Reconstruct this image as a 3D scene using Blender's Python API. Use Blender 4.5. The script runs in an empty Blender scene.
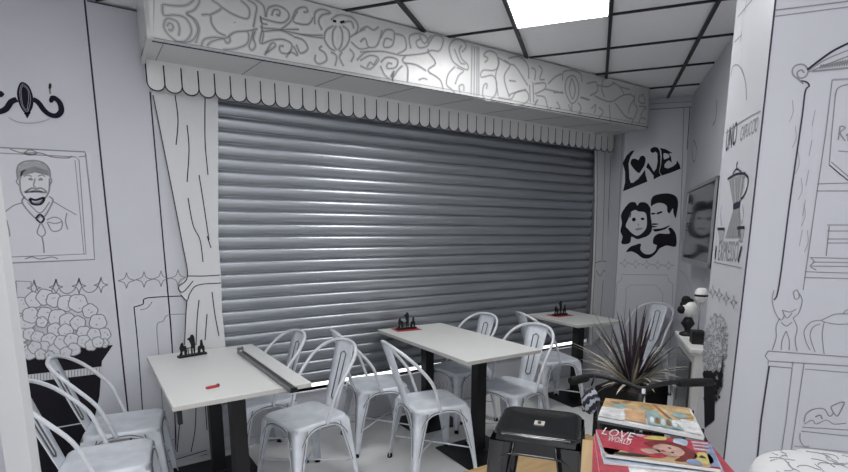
import bpy, bmesh, math, random
from mathutils import Vector, Matrix
from mathutils.geometry import tessellate_polygon
PI = math.pi
S = bpy.context.scene
COL = S.collection
# ------------------------------------------------------------------ camera
F_, CX_, CY_ = 490.0, 424.0, 318.0
PITCH = math.atan(82/490.0); YAW = math.radians(58.3); EYE = 1.49
cd = bpy.data.cameras.new('camera'); cam = bpy.data.objects.new('camera', cd); COL.objects.link(cam)
cam.location = (0, 0, EYE); cam.rotation_euler = (PI/2-PITCH, 0, YAW-PI/2)
cd.sensor_width = 36; cd.lens = F_/848*36; cd.shift_y = 82/848; cd.clip_start = 0.02
S.camera = cam
# ------------------------------------------------------------------ world, lights, exposure
S.view_settings.view_transform = 'Standard'; S.view_settings.look = 'None'
S.view_settings.exposure = 0.12; S.view_settings.gamma = 1.0; S.view_settings.use_curve_mapping = False
w = bpy.data.worlds.new('world'); S.world = w; w.use_nodes = True
w.node_tree.nodes['Background'].inputs[0].default_value = (0.86, 0.88, 0.94, 1)
w.node_tree.nodes['Background'].inputs[1].default_value = 1.1
PANEL_E = 11.0
# room directions: the ceiling grid / right walls run along E1 and E2, the shutter wall along X
G = math.radians(39.3)
E1 = Vector((math.cos(G), math.sin(G), 0)); E2 = Vector((math.sin(G), -math.cos(G), 0)); Z = Vector((0, 0, 1))
CEIL = 2.776; WALL_Y = 3.5
def gp(a, b, z=0): return E1*a + E2*b + Z*z
def ray(x, y):
    fh = Vector((math.cos(YAW), math.sin(YAW), 0)); r = Vector((math.sin(YAW), -math.cos(YAW), 0))
    f = fh*math.cos(PITCH) - Z*math.sin(PITCH); u = Z*math.cos(PITCH) + fh*math.sin(PITCH)
    return f + r*((x-CX_)/F_) - u*((y-CY_)/F_)
def hit(x, y, p, n):
    o = Vector((0, 0, EYE)); d = ray(x, y); return o + d*((p-o).dot(n)/d.dot(n))
# ------------------------------------------------------------------ materials
MATS = {}
def mat(name, col, rough=0.5, metal=0.0, noise=0.0, nscale=20.0, emit=0.0, bump=0.0, col2=None, coat=0.0, spec=0.5, stretch=None):
    if name in MATS: return MATS[name]
    m = bpy.data.materials.new(name); m.use_nodes = True
    nt = m.node_tree; b = nt.nodes['Principled BSDF']
    b.inputs['Base Color'].default_value = (*col, 1); b.inputs['Roughness'].default_value = rough
    b.inputs['Metallic'].default_value = metal; b.inputs['Coat Weight'].default_value = coat
    b.inputs['Specular IOR Level'].default_value = spec
    if noise or bump:
        tc = nt.nodes.new('ShaderNodeTexCoord'); nz = nt.nodes.new('ShaderNodeTexNoise')
        nz.inputs['Scale'].default_value = nscale; nz.inputs['Detail'].default_value = 6
        if stretch:
            mp = nt.nodes.new('ShaderNodeMapping'); mp.inputs['Scale'].default_value = stretch
            nt.links.new(tc.outputs['Object'], mp.inputs[0]); nt.links.new(mp.outputs[0], nz.inputs['Vector'])
        else: nt.links.new(tc.outputs['Object'], nz.inputs['Vector'])
        if noise:
            cr = nt.nodes.new('ShaderNodeValToRGB')
            c2 = col2 or tuple(max(0, c*(1-noise)) for c in col)
            cr.color_ramp.elements[0].position = 0.35; cr.color_ramp.elements[1].position = 0.65
            cr.color_ramp.elements[0].color = (*c2, 1); cr.color_ramp.elements[1].color = (*col, 1)
            nt.links.new(nz.outputs['Fac'], cr.inputs[0]); nt.links.new(cr.outputs[0], b.inputs['Base Color'])
        if bump:
            bp = nt.nodes.new('ShaderNodeBump'); bp.inputs['Strength'].default_value = bump; bp.inputs['Distance'].default_value = 0.01
            nt.links.new(nz.outputs['Fac'], bp.inputs['Height']); nt.links.new(bp.outputs[0], b.inputs['Normal'])
    if emit:
        b.inputs['Emission Color'].default_value = (*col, 1); b.inputs['Emission Strength'].default_value = emit
    MATS[name] = m; return m
WALL = mat('white_laminate', (.57, .575, .615), .42, noise=.03, nscale=3)
CARD = mat('white_board', (.62, .625, .63), .4)
PELM = mat('pelmet_laminate', (.56, .56, .555), .33, noise=.03, nscale=2)
INK = mat('ink', (.03, .028, .05), .6, spec=.15)
INKB = mat('black_print', (.012, .011, .016), .6, spec=.12)
INKG = mat('pencil_grey', (.25, .25, .265), .6)
INKL = mat('light_pencil', (.34, .34, .36), .6)
FLOORM = mat('floor_tile', (.80, .80, .785), .3, noise=.06, nscale=4)
CEILM = mat('ceiling_tile', (.84, .84, .85), .9, noise=.03, nscale=60)
TBAR = mat('black_grid', (.012, .012, .018), .5)
STEEL = mat('galvanised_slats', (.42, .445, .475), .34, metal=.75, noise=.15, nscale=6, stretch=(.4, 4, 10))
DSTEEL = mat('dull_steel', (.22, .22, .23), .4, metal=.7)
PAINT = mat('pale_blue_paint', (.76, .80, .86), .33, noise=.16, nscale=11, coat=.2)
PEDGE = mat('worn_edge', (.10, .10, .11), .5)
PTUBE = mat('pale_tube', (.68, .70, .74), .3, noise=.1, nscale=14)
RUB = mat('black_rubber', (.010, .010, .010), .6, spec=.2)
TTOP = mat('white_tabletop', (.72, .73, .71), .35, noise=.02, nscale=3)
TEDGE = mat('tabletop_edge', (.50, .49, .46), .5)
BMET = mat('black_metal', (.010, .010, .011), .45, spec=.3)
GBLK = mat('gloss_black_paint', (.01, .01, .011), .22, coat=.6, noise=.3, nscale=9)
RED = mat('red_plastic', (.42, .03, .035), .4)
REDP = mat('red_paper', (.42, .03, .045), .4)
WHITE = mat('white_paper', (.78, .78, .78), .45)
TAN = mat('tan_wood', (.46, .31, .15), .5, noise=.2, nscale=6, stretch=(1, 8, 8))
SCREEN = mat('tv_screen', (.012, .014, .018), .12, coat=.3)
SILV = mat('silver_frame', (.35, .35, .36), .3, metal=.6)
WPAINT = mat('white_cabinet_paint', (.68, .68, .66), .4)
# ------------------------------------------------------------------ object helpers
class MB:
    def __init__(s): s.bm = bmesh.new(); s.mats = []
    def mi(s, m):
        if m not in s.mats: s.mats.append(m)
        return s.mats.index(m)
    def face(s, pts, m):
        f = s.bm.faces.new([s.bm.verts.new(p) for p in pts]); f.material_index = s.mi(m); return f
    def grid(s, rows, m, closed=False, smooth=True):
        i = s.mi(m); vs = [[s.bm.verts.new(p) for p in r] for r in rows]
        for a, b in zip(vs, vs[1:]):
            n = len(a)
            for k in range(n if closed else n-1):
                f = s.bm.faces.new((a[k], a[(k+1) % n], b[(k+1) % n], b[k])); f.material_index = i; f.smooth = smooth
        return vs
    def box(s, c, d, m, ax=None):
        ux, uy, uz = ax or (Vector((1, 0, 0)), Vector((0, 1, 0)), Z); c = Vector(c); i = s.mi(m)
        v = [s.bm.verts.new(c + ux*(a*d[0]/2) + uy*(b*d[1]/2) + uz*(e*d[2]/2)) for a in (-1, 1) for b in (-1, 1) for e in (-1, 1)]
        for q in ((0, 1, 3, 2), (4, 6, 7, 5), (0, 4, 5, 1), (2, 3, 7, 6), (0, 2, 6, 4), (1, 5, 7, 3)):
            f = s.bm.faces.new([v[k] for k in q]); f.material_index = i
    def tube(s, pts, r, m, n=8, cap=True):
        pts = [Vector(p) for p in pts]; rr = r if isinstance(r, (list, tuple)) else [r]*len(pts)
        rows = []; prev = None
        for k, p in enumerate(pts):
            t = (pts[min(k+1, len(pts)-1)] - pts[max(k-1, 0)]).normalized()
            if prev is None: a = t.cross(Z if abs(t.z) < .9 else Vector((1, 0, 0))).normalized()
            else: a = (prev - t*prev.dot(t)).normalized()
            prev = a; b = t.cross(a)
            rows.append([p + (a*math.cos(2*PI*j/n) + b*math.sin(2*PI*j/n))*rr[k] for j in range(n)])
        vs = s.grid(rows, m, closed=True)
        if cap:
            for q in (vs[0][::-1], vs[-1]):
                f = s.bm.faces.new(q); f.material_index = s.mi(m)
    def lathe(s, prof, m, c=(0, 0, 0), n=24):
        c = Vector(c)
        s.grid([[c + Vector((r*math.cos(2*PI*j/n), r*math.sin(2*PI*j/n), z)) for j in range(n)] for r, z in prof], m, closed=True)
    def poly(s, pts, m, holes=()):
        loops = [[Vector(p) for p in pts]] + [[Vector(p) for p in h] for h in holes]
        tri = tessellate_polygon(loops); flat = [p for l in loops for p in l]
        vs = [s.bm.verts.new(p) for p in flat]; i = s.mi(m)
        for t in tri:
            try: f = s.bm.faces.new([vs[k] for k in t]); f.material_index = i
            except ValueError: pass
    def prism(s, pts, off, m, me=None):
        a = [Vector(p) for p in pts]; b = [p + off for p in a]
        s.poly(a, m); s.poly(b, m)
        for k in range(len(a)):
            j = (k+1) % len(a); s.face([a[k], a[j], b[j], b[k]], me or m)
    def build(s, name, parent=None, weld=True, bevel=0, loc=None, rz=0):
        if weld: bmesh.ops.remove_doubles(s.bm, verts=s.bm.verts, dist=1e-5)
        bmesh.ops.recalc_face_normals(s.bm, faces=s.bm.faces)
        me = bpy.data.meshes.new(name); s.bm.to_mesh(me); s.bm.free()
        for m in s.mats: me.materials.append(m)
        o = bpy.data.objects.new(name, me); COL.objects.link(o); o.parent = parent
        if loc is not None: o.location = loc
        o.rotation_euler.z = rz
        if bevel:
            bv = o.modifiers.new('bevel', 'BEVEL'); bv.width = bevel; bv.segments = 3; bv.limit_method = 'ANGLE'; bv.angle_limit = .6
        return o
def tag(o, label=None, cat=None, group=None, kind=None):
    for k, v in (('label', label), ('category', cat), ('group', group), ('kind', kind)):
        if v: o[k] = v
    return o
def empty(name, loc, rz=0, label=None, cat=None, group=None):
    o = bpy.data.objects.new(name, None); COL.objects.link(o); o.location = loc; o.rotation_euler = (0, 0, rz); o.empty_display_size = .1
    return tag(o, label, cat, group)
def copy_tree(o, parent=None):
    c = o.copy(); COL.objects.link(c); c.parent = parent
    for ch in [x for x in COL.objects if x.parent == o]: copy_tree(ch, c)
    return c
def smooth(pts, n=5, closed=False):
    P = [Vector(p) if len(p) == 3 else Vector((p[0], p[1], 0)) for p in pts]; out = []; N = len(P)
    rng = range(N if closed else N-1)
    for i in rng:
        if closed: p0, p1, p2, p3 = P[(i-1) % N], P[i], P[(i+1) % N], P[(i+2) % N]
        else: p0, p1, p2, p3 = P[max(i-1, 0)], P[i], P[i+1], P[min(i+2, N-1)]
        for k in range(n):
            t = k/n
            out.append(.5*((2*p1) + (p2-p0)*t + (2*p0-5*p1+4*p2-p3)*t*t + (3*p1-p0-3*p2+p3)*t*t*t))
    if not closed: out.append(P[-1])
    return out
class Surf:
    """a flat wall face; drawings on it are given as photo positions taken onto that wall"""
    def __init__(s, p, u, n): s.p = Vector(p); s.u = Vector(u).normalized(); s.n = Vector(n).normalized()
    def uv(s, x, y):
        h = hit(x, y, s.p, s.n) - s.p; return (h.dot(s.u), h.z)
    def pt(s, u, v, off=.0015): return s.p + s.u*u + Z*(v) + s.n*off
    def line(s, mb, pts, w, m, px=True, sm=True, closed=False, off=.0015, n=5):
        q = [s.uv(*p) for p in pts] if px else list(pts)
        q = [Vector((a, b, 0)) for a, b in q]
        if sm and len(q) > 2: q = smooth(q, n, closed)
        elif closed: q = q + [q[0]]
        if closed and sm: q = q + [q[0]]
        L = []
        for k, p in enumerate(q):
            t = q[min(k+1, len(q)-1)] - q[max(k-1, 0)]
            if t.length < 1e-7: t = Vector((1, 0, 0))
            t.normalize(); a = Vector((-t.y, t.x, 0))*(w/2)
            L.append((p+a, p-a))
        i = mb.mi(m)
        vs = [(mb.bm.verts.new(s.pt(a.x, a.y, off)), mb.bm.verts.new(s.pt(b.x, b.y, off))) for a, b in L]
        for a, b in zip(vs, vs[1:]):
            f = mb.bm.faces.new((a[0], b[0], b[1], a[1])); f.material_index = i
    def fill(s, mb, pts, m, px=True, sm=False, off=.001, n=4, holes=()):
        def cv(P):
            q = [s.uv(*p) for p in P] if px else list(P)
            if sm: q = [(v.x, v.y) for v in smooth([(a, b, 0) for a, b in q], n, True)]
            return [s.pt(a, b, off) for a, b in q]
        mb.poly(cv(pts), m, [cv(h) for h in holes])
    def text(s, mb, txt, m, p0, p1, h, off=.0015):
        """text between two photo positions (baseline left, baseline right), height in metres"""
        a, b = s.uv(*p0), s.uv(*p1); txtmesh(mb, txt, m, s.pt(*a, off), s.pt(*b, off) - s.pt(*a, off), s.n, h)
def txtmesh(mb, txt, m, org, along, nrm, h, bold=0.0):
    c = bpy.data.curves.new('t', 'FONT'); c.body = txt; c.size = 1; c.offset = bold; c.resolution_u = 2
    o = bpy.data.objects.new('t', c); COL.objects.link(o); bpy.context.view_layer.update()
    me = o.evaluated_get(bpy.context.evaluated_depsgraph_get()).to_mesh()
    xs = [v.co.x for v in me.vertices]; ys = [v.co.y for v in me.vertices]
    W = max(xs)-min(xs); H = max(ys)-min(ys); x0 = min(xs); y0 = min(ys)
    up = nrm.cross(along).normalized(); i = mb.mi(m)
    vs = [mb.bm.verts.new(org + along*((v.co.x-x0)/W) + up*((v.co.y-y0)/H*h)) for v in me.vertices]
    for p in me.polygons:
        try: f = mb.bm.faces.new([vs[k] for k in p.vertices]); f.material_index = i
        except ValueError: pass
    o.evaluated_get(bpy.context.evaluated_depsgraph_get()).to_mesh_clear()
    bpy.data.objects.remove(o); bpy.data.curves.remove(c)
def struct(mb, name, **k): return tag(mb.build(name, **k), kind='structure')
X = Vector((1, 0, 0)); Y = Vector((0, 1, 0))
# ------------------------------------------------------------------ floor and ceiling
m = MB(); m.box((1.6, .6, -.05), (10, 8, .1), FLOORM)
floor = struct(m, 'floor')
m = MB(); m.box((1.6, .6, CEIL+.06), (10, 8, .1), CEILM)
ceil = struct(m, 'ceiling')
# black grid bars of the suspended ceiling (clipped to the room outline)
T = .56
LOVE_E1 = 5.379; TV_E2 = .785; PIL_E1 = 2.1; PIL_E2 = .531; PIL_FAR = 2.66
m = MB()
def clipbar(p, d, wid, h):
    # keep only pieces in front of shutter wall (y < WALL_Y)
    ts = []
    N = 800
    pts = [p + d*(k*.01) for k in range(N)]
    ok = [q.y < WALL_Y-.01 and q.dot(E1) < LOVE_E1 and q.dot(E2) < TV_E2 and not (q.dot(E1) < PIL_FAR and q.dot(E2) > PIL_E2 and q.dot(E1) > PIL_E1) and q.y > -3.2 and q.x > -3.2 and q.x < 6.4 for q in pts]
    k = 0
    while k < N:
        if ok[k]:
            j = k
            while j+1 < N and ok[j+1]: j += 1
            if j > k:
                c = (pts[k]+pts[j])/2
                m.box((c.x, c.y, CEIL+.004-h/2+.006), ((j-k)*.01, wid, h), TBAR, (d, Vector((-d.y, d.x, 0)), Z))
            k = j
        k += 1
for k in range(-7, 2): clipbar(gp(-2.3, .018+T*k), E1, .021, .02)
for k in range(-9, 5): clipbar(gp(3.338+T*k, -4.2), E2, .009, .013)
struct(m, 'trim_1')
# light panels
LIT = mat('lit_diffuser', (1, 1, 1), .5, emit=PANEL_E)
LIT2 = mat('lit_diffuser_bright', (1, 1, 1), .5, emit=PANEL_E*2.1)
def panel(a, b, label, LIT=LIT):
    t = empty('ceiling_light', gp(a+T/2, b+T/2, CEIL), G-PI/2*0, label, 'ceiling light')
    m = MB(); m.box((0, 0, .0), (T-.03, T-.03, .012), LIT); m.build('diffuser', t)
    m = MB()
    for sx, sy, lx, ly in ((0, 1, T-.012, .012), (0, -1, T-.012, .012), (1, 0, .012, T-.012), (-1, 0, .012, T-.012)):
        m.box((sx*(T/2-.012), sy*(T/2-.012), 0), (lx, ly, .018), WPAINT)
    m.build('frame', t)
panel(3.338-T, .018-T, 'square white lit ceiling panel at the top of the view', LIT2)
panel(3.338-T*4, .018-T, 'added fill panel in the ceiling, out of view above the black stool')  # this and the panels below are out of view, added to brighten the room
panel(3.338-T*6, .018-T, 'added unseen fill panel in the ceiling behind the camera, in line with the visible one')
panel(3.338-T*5, .018-T*3, 'added unseen fill panel in the ceiling towards the left table')
panel(3.338-T*7, .018-T*4, 'added unseen fill panel in the ceiling behind the camera, on its left')
panel(3.338-T*8, .018-T, 'added unseen fill panel in the ceiling farthest behind the camera')
# ------------------------------------------------------------------ shutter wall
SW = Surf((0, WALL_Y, 0), X, -Y)
OX0, OX1, OZ0, OZ1 = .47, 4.27, .335, 2.44
m = MB()
def wq(x0, x1, z0, z1): m.box(((x0+x1)/2, WALL_Y+.05, (z0+z1)/2), (x1-x0, .1, z1-z0), WALL)
wq(-2.6, OX0, 0, CEIL); wq(OX1, 4.6, 0, CEIL); wq(OX0, OX1, 0, OZ0); wq(OX0, OX1, OZ1, CEIL)
def L(pts, w=.007, mt=INK, sm=True, closed=False, off=.0015, S_=None): (S_ or SW).line(m, pts, w, mt, sm=sm, closed=closed, off=off)
L([(84.3, -2), (105.3, 200), (131, 440)], .009, sm=False)
L([(150, 92), (163, 240), (172, 345), (176, 450)], .008)
L([(87, 1), (140, 12)], .006)
# diamond garlands
def garland(S_, cs, hx, hy, w=.005, mt=INKG, sag=0):
    for k, (x, y) in enumerate(cs):
        c = [(x-hx, y+.03*hx), (x, y-hy), (x+hx, y-.03*hx), (x, y+hy)]
        for j in range(4):
            a, b2 = c[j], c[(j+1) % 4]; mid = ((a[0]+b2[0])/2*.55+x*.45, (a[1]+b2[1])/2*.55+y*.45)
            S_.line(m, [a, mid, b2], w, mt)
        if sag and k+1 < len(cs):
            x2, y2 = cs[k+1]; S_.line(m, [(x, y-hy*.9), (x+(x2-x)*.2, y+sag*.5), ((x+x2)/2, (y+y2)/2+sag), (x+(x2-x)*.8, y2+sag*.5), (x2, y2-hy*.9)], w, mt)
garland(SW, [(34, 288), (56, 287), (79, 286), (101, 285)], 7, 8, sag=7)
garland(SW, [(126.5, 280.5), (144, 279.5), (161, 278.6), (178, 277.8)], 8.5, 8)
# panelled dado left of curtain
L([(134, 307), (143, 304), (147, 298), (182, 296)], .006); L([(134, 307), (139, 360), (146, 462)], .006); L([(140, 310), (147, 308), (152, 302)], .005, INKG)
L([(158, 345), (157, 325), (163, 321), (168, 315), (186, 314)], .005, INKG); L([(158, 345), (166, 455)], .005, INKG)
L([(120, 474), (170, 461), (207, 450)], .006); L([(120, 479), (170, 465), (207, 454)], .005)
L([(162, 442), (176, 439), (207, 431)], .005, INKG)
# low wall under the shutter: faint stencilled writing and base line
for x0 in (300, 345, 435, 525):
    for k in range(9):
        xx = x0+k*3.6; yb = 432-(xx-282)*.175
        L([(xx, yb-24+random.Random(x0+k).uniform(0, 4)), (xx+1.5, yb-20), (xx+.4, yb-15)], .006, INKL)
L([(240, 448), (340, 424), (430, 407), (570, 375)], .005, INKG, sm=False)
L([(240, 454), (340, 430), (430, 412), (570, 379)], .004, INKG, sm=False)
wall = struct(m, 'wall_back', weld=False)
m = MB(); m.box((2.37, WALL_Y+.045, OZ0-.006), (3.78, .13, .012), WALL); struct(m, 'trim_2')
# bright slit of daylight under the shutter, seen through the shop window behind
DAY = mat('daylight_glass', (.95, .98, 1), .3, emit=2.6)
m = MB(); m.box((2.37, WALL_Y+.082, .40), (3.84, .008, .13), DAY); struct(m, 'window_1')
# roller shutter
sh = empty('roller_shutter', (2.37, WALL_Y+.045, OZ0), 0, 'closed grey steel roller shutter filling the window opening', 'roller shutter')
m = MB(); NS = 24; z0 = .052; pitch = (2.10-z0)/NS; rows = []
for k in range(NS):
    for u, d in ((.0, .012), (.045, .012), (.05, -.001), (.07, -.005), (.25, -.012), (.45, -.0165), (.65, -.0175), (.82, -.0145), (.90, -.009), (.93, -.003), (.935, .012)):
        rows.append([Vector((-1.9, d, z0+(k+u)*pitch)), Vector((1.9, d, z0+(k+u)*pitch))])
m.grid(rows, STEEL); m.build('slat_curtain', sh)
m = MB(); m.box((0, -.004, .055), (3.8, .03, .022), DSTEEL); m.build('bottom_bar', sh)
for sx in (-1, 1):
    m = MB(); m.box((sx*1.885, -.02, 1.05), (.03, .045, 2.1), DSTEEL); m.build('guide_rail', sh)
# ------------------------------------------------------------------ pelmet
PX0, PX1, PYF, PYB = .205, 4.12, 2.87, 3.44
pel = empty('pelmet', (2.2, 3.1, 2.43), 0, 'long white box pelmet with drawn scroll ornament and scalloped lower edge', 'pelmet')
FS = Surf((0, PYF, 0), X, -Y)
def loc(mb, o):
    for v in mb.bm.verts: v.co -= Vector(o)
PO = Vector((2.2, 3.1, 2.43))
m = MB()
m.box(((PX0+PX1)/2, PYF+.01, (2.43+CEIL)/2), (PX1-PX0, .02, CEIL-2.43-.002), PELM)
m.box((PX0+.01, (PYF+PYB)/2, (2.47+CEIL)/2), (.02, PYB-PYF, CEIL-2.47-.002), PELM)
m.box((PX1-.01, (PYF+PYB)/2, (2.47+CEIL)/2), (.02, PYB-PYF, CEIL-2.47-.002), PELM)
def Tc(ox, oy, sc, pts): return [(ox+a/sc, oy+b/sc) for a, b in pts]
OW = .0055; okk = 0; SHADE = mat('pencil_shading', (.43, .43, .435), .4)
def orn(ox, oy, sc, lst, w=OW, mt=INKG):
    global okk
    for pts in lst:
        okk += 1
        if mt is INKG: FS.line(m, Tc(ox, oy, sc, pts), .017, SHADE, n=4, off=.0008+.000004*okk)
        FS.line(m, Tc(ox, oy, sc, pts), w, mt, n=4, off=.0022)
A = (148, 0, 6.94)
orn(*A, [[(100, 30), (108, 105), (180, 105), (250, 120), (290, 170), (300, 230), (260, 285), (200, 290)], [(100, 30), (200, 42), (270, 35), (320, 0)],
  [(145, 128), (200, 150), (218, 200), (212, 250)], [(200, 290), (140, 240), (110, 190), (120, 140), (145, 128)], [(270, 100), (330, 140), (355, 210), (330, 300)],
  [(130, 185), (150, 160), (175, 185), (160, 215), (140, 200)], [(180, 285), (260, 295), (320, 270), (345, 200), (310, 130), (265, 95), (320, 70), (355, 20), (355, 0)],
  [(370, 105), (430, 105), (440, 160), (480, 220), (540, 250)], [(430, 105), (510, 55), (440, 0)], [(510, 50), (590, 100), (690, 130), (700, 60), (640, 0)],
  [(370, 320), (390, 275), (460, 260), (540, 265), (600, 225), (700, 215), (760, 200)], [(410, 320), (440, 290), (520, 270), (545, 300), (570, 285), (560, 250)],
  [(520, 345), (600, 340), (680, 310), (700, 260), (690, 220)], [(730, 215), (715, 270), (700, 320), (720, 350), (745, 320), (730, 260), (745, 215)],
  [(690, 0), (750, 40), (745, 110), (730, 190)], [(780, 110), (790, 160), (830, 170)], [(790, 300), (800, 230), (780, 180)], [(745, 0), (800, 40), (815, 120)], [(600, 155), (604, 160)]])
B = (250, 0, 6.94)
orn(*B, [[(70, 120), (85, 190), (70, 300), (150, 280), (230, 275), (290, 310), (270, 370), (215, 365), (205, 325), (235, 320)], [(110, 120), (125, 60), (185, 40), (250, 70), (270, 120), (215, 160), (70, 125)],
  [(150, 110), (165, 70), (205, 75), (200, 110), (180, 95)], [(85, 195), (210, 205), (340, 205)], [(85, 220), (210, 212), (300, 250)], [(210, 208), (280, 150), (320, 70), (380, 50), (400, 80), (370, 85)],
  [(220, 210), (330, 235), (440, 255), (510, 265)], [(350, 240), (430, 245), (505, 245)], [(330, 75), (300, 150), (400, 170), (440, 120)], [(300, 255), (370, 280), (400, 340), (350, 370), (320, 310)],
  [(100, 385), (150, 300), (175, 320), (110, 370)], [(300, 320), (330, 385), (280, 360), (250, 400)], [(450, 170), (450, 90), (500, 65), (560, 90), (500, 105), (475, 150), (500, 210)],
  [(580, 180), (530, 210), (515, 270), (550, 330), (590, 355)], [(600, 180), (575, 220), (575, 300), (600, 350)], [(620, 180), (640, 230), (635, 310), (610, 350)], [(640, 180), (680, 210), (690, 270), (660, 330), (620, 360)],
  [(500, 320), (480, 340), (520, 370), (530, 420), (480, 445), (450, 420), (455, 380)], [(560, 360), (600, 390), (590, 460)], [(640, 360), (620, 400), (650, 460)],
  [(560, 140), (600, 110), (650, 105), (720, 130), (750, 190), (730, 240)], [(640, 160), (700, 150), (720, 200)], [(690, 260), (740, 230), (800, 200)], [(690, 340), (720, 380), (700, 430)], [(740, 420), (790, 370), (830, 360)], [(700, 290), (760, 340), (830, 330)]])
m_blk = [[(575, 145), (598, 150)], [(625, 158), (655, 150)]]
orn(*B, m_blk, .014, INK)
C = (360, 20, 5.9)
orn(*C, [[(0, 60), (40, 40), (80, 60), (110, 40)], [(120, 110), (150, 60), (200, 70), (190, 150), (140, 160), (150, 110), (190, 120)], [(200, 80), (260, 100), (270, 170), (220, 200)], [(0, 190), (120, 185), (200, 200), (260, 210), (390, 195), (400, 170)],
  [(300, 170), (290, 100), (340, 80), (390, 100), (400, 150), (350, 165), (330, 130), (360, 110)], [(400, 150), (440, 90), (490, 110), (470, 180), (420, 180), (390, 195)], [(400, 190), (445, 255), (400, 300), (470, 350), (490, 410)],
  [(265, 255), (330, 265), (390, 300)], [(270, 210), (250, 240), (280, 280), (280, 370)], [(345, 355), (372, 345), (398, 352)], [(0, 270), (60, 290), (110, 230), (60, 210), (0, 240)], [(40, 280), (60, 250), (80, 265), (100, 230)],
  [(120, 250), (160, 220), (220, 235), (210, 280), (160, 285), (165, 255), (190, 260)], [(120, 270), (150, 330), (200, 360)], [(190, 350), (220, 300), (250, 270)],
  [(600, 190), (625, 160), (610, 125), (560, 115), (525, 160), (540, 230), (570, 265), (630, 295), (635, 265), (600, 230), (585, 180), (600, 150)], [(555, 170), (590, 250), (620, 260)],
  [(560, 275), (520, 320), (510, 380), (540, 410), (560, 430)], [(570, 280), (610, 300), (580, 330), (560, 380)], [(590, 430), (585, 390), (610, 385), (612, 420)], [(350, 90), (380, 140), (420, 90)],
  [(180, 340), (200, 300), (190, 360)], [(0, 130), (30, 110), (50, 160), (100, 150), (130, 60)]])
orn(*C, [[(660, 150), (655, 440)], [(675, 155), (672, 445)], [(690, 155), (688, 448)], [(700, 160), (700, 448)]], .004)
D_ = (470, 45, 5.9)
orn(*D_, [[(85, 105), (105, 80), (80, 60), (110, 35), (155, 55), (165, 120), (140, 150), (75, 150), (65, 190), (130, 180), (155, 220), (150, 290), (110, 325), (75, 300), (80, 240), (100, 230), (95, 260)],
  [(165, 75), (170, 110), (150, 180), (165, 300)], [(200, 90), (235, 120), (200, 190), (230, 300), (240, 290), (330, 262)], [(165, 75), (235, 115)], [(235, 115), (270, 130), (340, 240)], [(225, 80), (290, 70), (340, 120), (345, 200)],
  [(165, 310), (240, 320), (270, 280), (330, 270), (345, 320), (310, 350), (250, 350)], [(350, 235), (355, 340)], [(370, 220), (375, 340)], [(380, 230), (440, 225), (440, 260), (380, 290)], [(360, 135), (385, 150), (380, 210)], [(405, 120), (425, 150), (410, 200), (440, 205)],
  [(390, 300), (440, 310), (460, 380), (480, 370)], [(460, 230), (500, 190), (540, 170)], [(440, 260), (550, 285)], [(490, 280), (550, 280)], [(510, 335), (530, 370), (505, 375)],
  [(545, 210), (550, 160), (600, 150), (650, 170), (660, 220)], [(600, 180), (570, 200), (560, 260), (580, 320), (605, 345), (635, 310), (640, 240), (620, 190), (600, 180)], [(600, 195), (585, 260), (605, 320), (620, 260), (600, 195)], [(600, 345), (600, 395)], [(580, 350), (595, 390)],
  [(635, 340), (655, 370), (640, 405), (660, 400)], [(230, 210), (270, 215)], [(650, 310), (700, 325)], [(380, 350), (400, 320), (380, 360)]])
Ee = (560, 60, 6.74)
orn(*Ee, [[(180, 160), (240, 150), (250, 210), (200, 240)], [(230, 240), (290, 270), (350, 280), (420, 240), (480, 230)], [(290, 130), (280, 200), (300, 250)], [(350, 150), (400, 180), (430, 230)], [(370, 290), (440, 380), (490, 400), (480, 430)], [(330, 300), (340, 420)], [(260, 320), (290, 350), (260, 390)],
  [(480, 235), (500, 260), (470, 310), (460, 360)], [(505, 230), (500, 290), (520, 330), (495, 400)], [(540, 230), (530, 280), (570, 290), (560, 230), (545, 250)], [(540, 380), (560, 340), (580, 320), (530, 310)], [(140, 250), (200, 270)], [(210, 330), (240, 300), (230, 360)], [(400, 180), (470, 200)], [(250, 170), (320, 180), (370, 150)], [(530, 430), (545, 390), (575, 400)]])
FS.line(m, [(154, 0), (153.5, 38), (400, 81), (645, 124)], .004, INKG, sm=False)
m.mi(INK)
FS.line(m, [(151.8, 41.2), (400, 84.3), (648, 127.3)], .006, INK, sm=False)
loc(m, PO); m.build('fascia', pel, weld=False)
# soffit, slightly raised towards the wall
m = MB(); sz0, sz1 = 2.432, 2.50
P = [(PX0, PYF, sz0), (PX1, PYF, sz0), (PX1+.26, PYB, sz1), (PX0, PYB, sz1)]
m.prism(P, Vector((0, 0, .012)), PELM)
for k in range(9):
    x = .28+k*.48; m.box((x, (PYF+PYB)/2, (sz0+sz1)/2-.001), (.004, math.hypot(PYB-PYF, sz1-sz0), .002), INKG, (X, Vector((0, PYB-PYF, sz1-sz0)).normalized(), Vector((0, -(sz1-sz0), PYB-PYF)).normalized()))
loc(m, PO); m.build('soffit', pel)
# scalloped valance
m = MB(); VS = Surf((0, PYB-.012, 0), X, -Y); vx0, vx1 = .225, 4.41; sw = .0925
n = int(round((vx1-vx0)/sw)); vb = 2.335; prof = [(vx0, 2.505)]
for k in range(n):
    a = vx0+k*sw
    for t in range(9):
        th = PI*t/8; prof.append((a+sw/2-sw/2*math.cos(th), vb+.035-.042*math.sin(th)))
prof.append((vx0+n*sw, 2.505))
m.prism([(a, PYB-.012, b) for a, b in prof], Vector((0, .01, 0)), mat('valance_card', (.80, .80, .79), .4), INKG)
for k in range(n):
    a = vx0+k*sw; VS.line(m, [(a, vb+.035), (a, 2.478)], .007, INK, px=False, sm=False)
    VS.line(m, [(a+sw/2-sw/2*math.cos(PI*t/8), vb+.038-.042*math.sin(PI*t/8)) for t in range(9)], .006, INK, px=False, sm=False)
loc(m, PO); m.build('valance', pel, weld=False)
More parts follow.
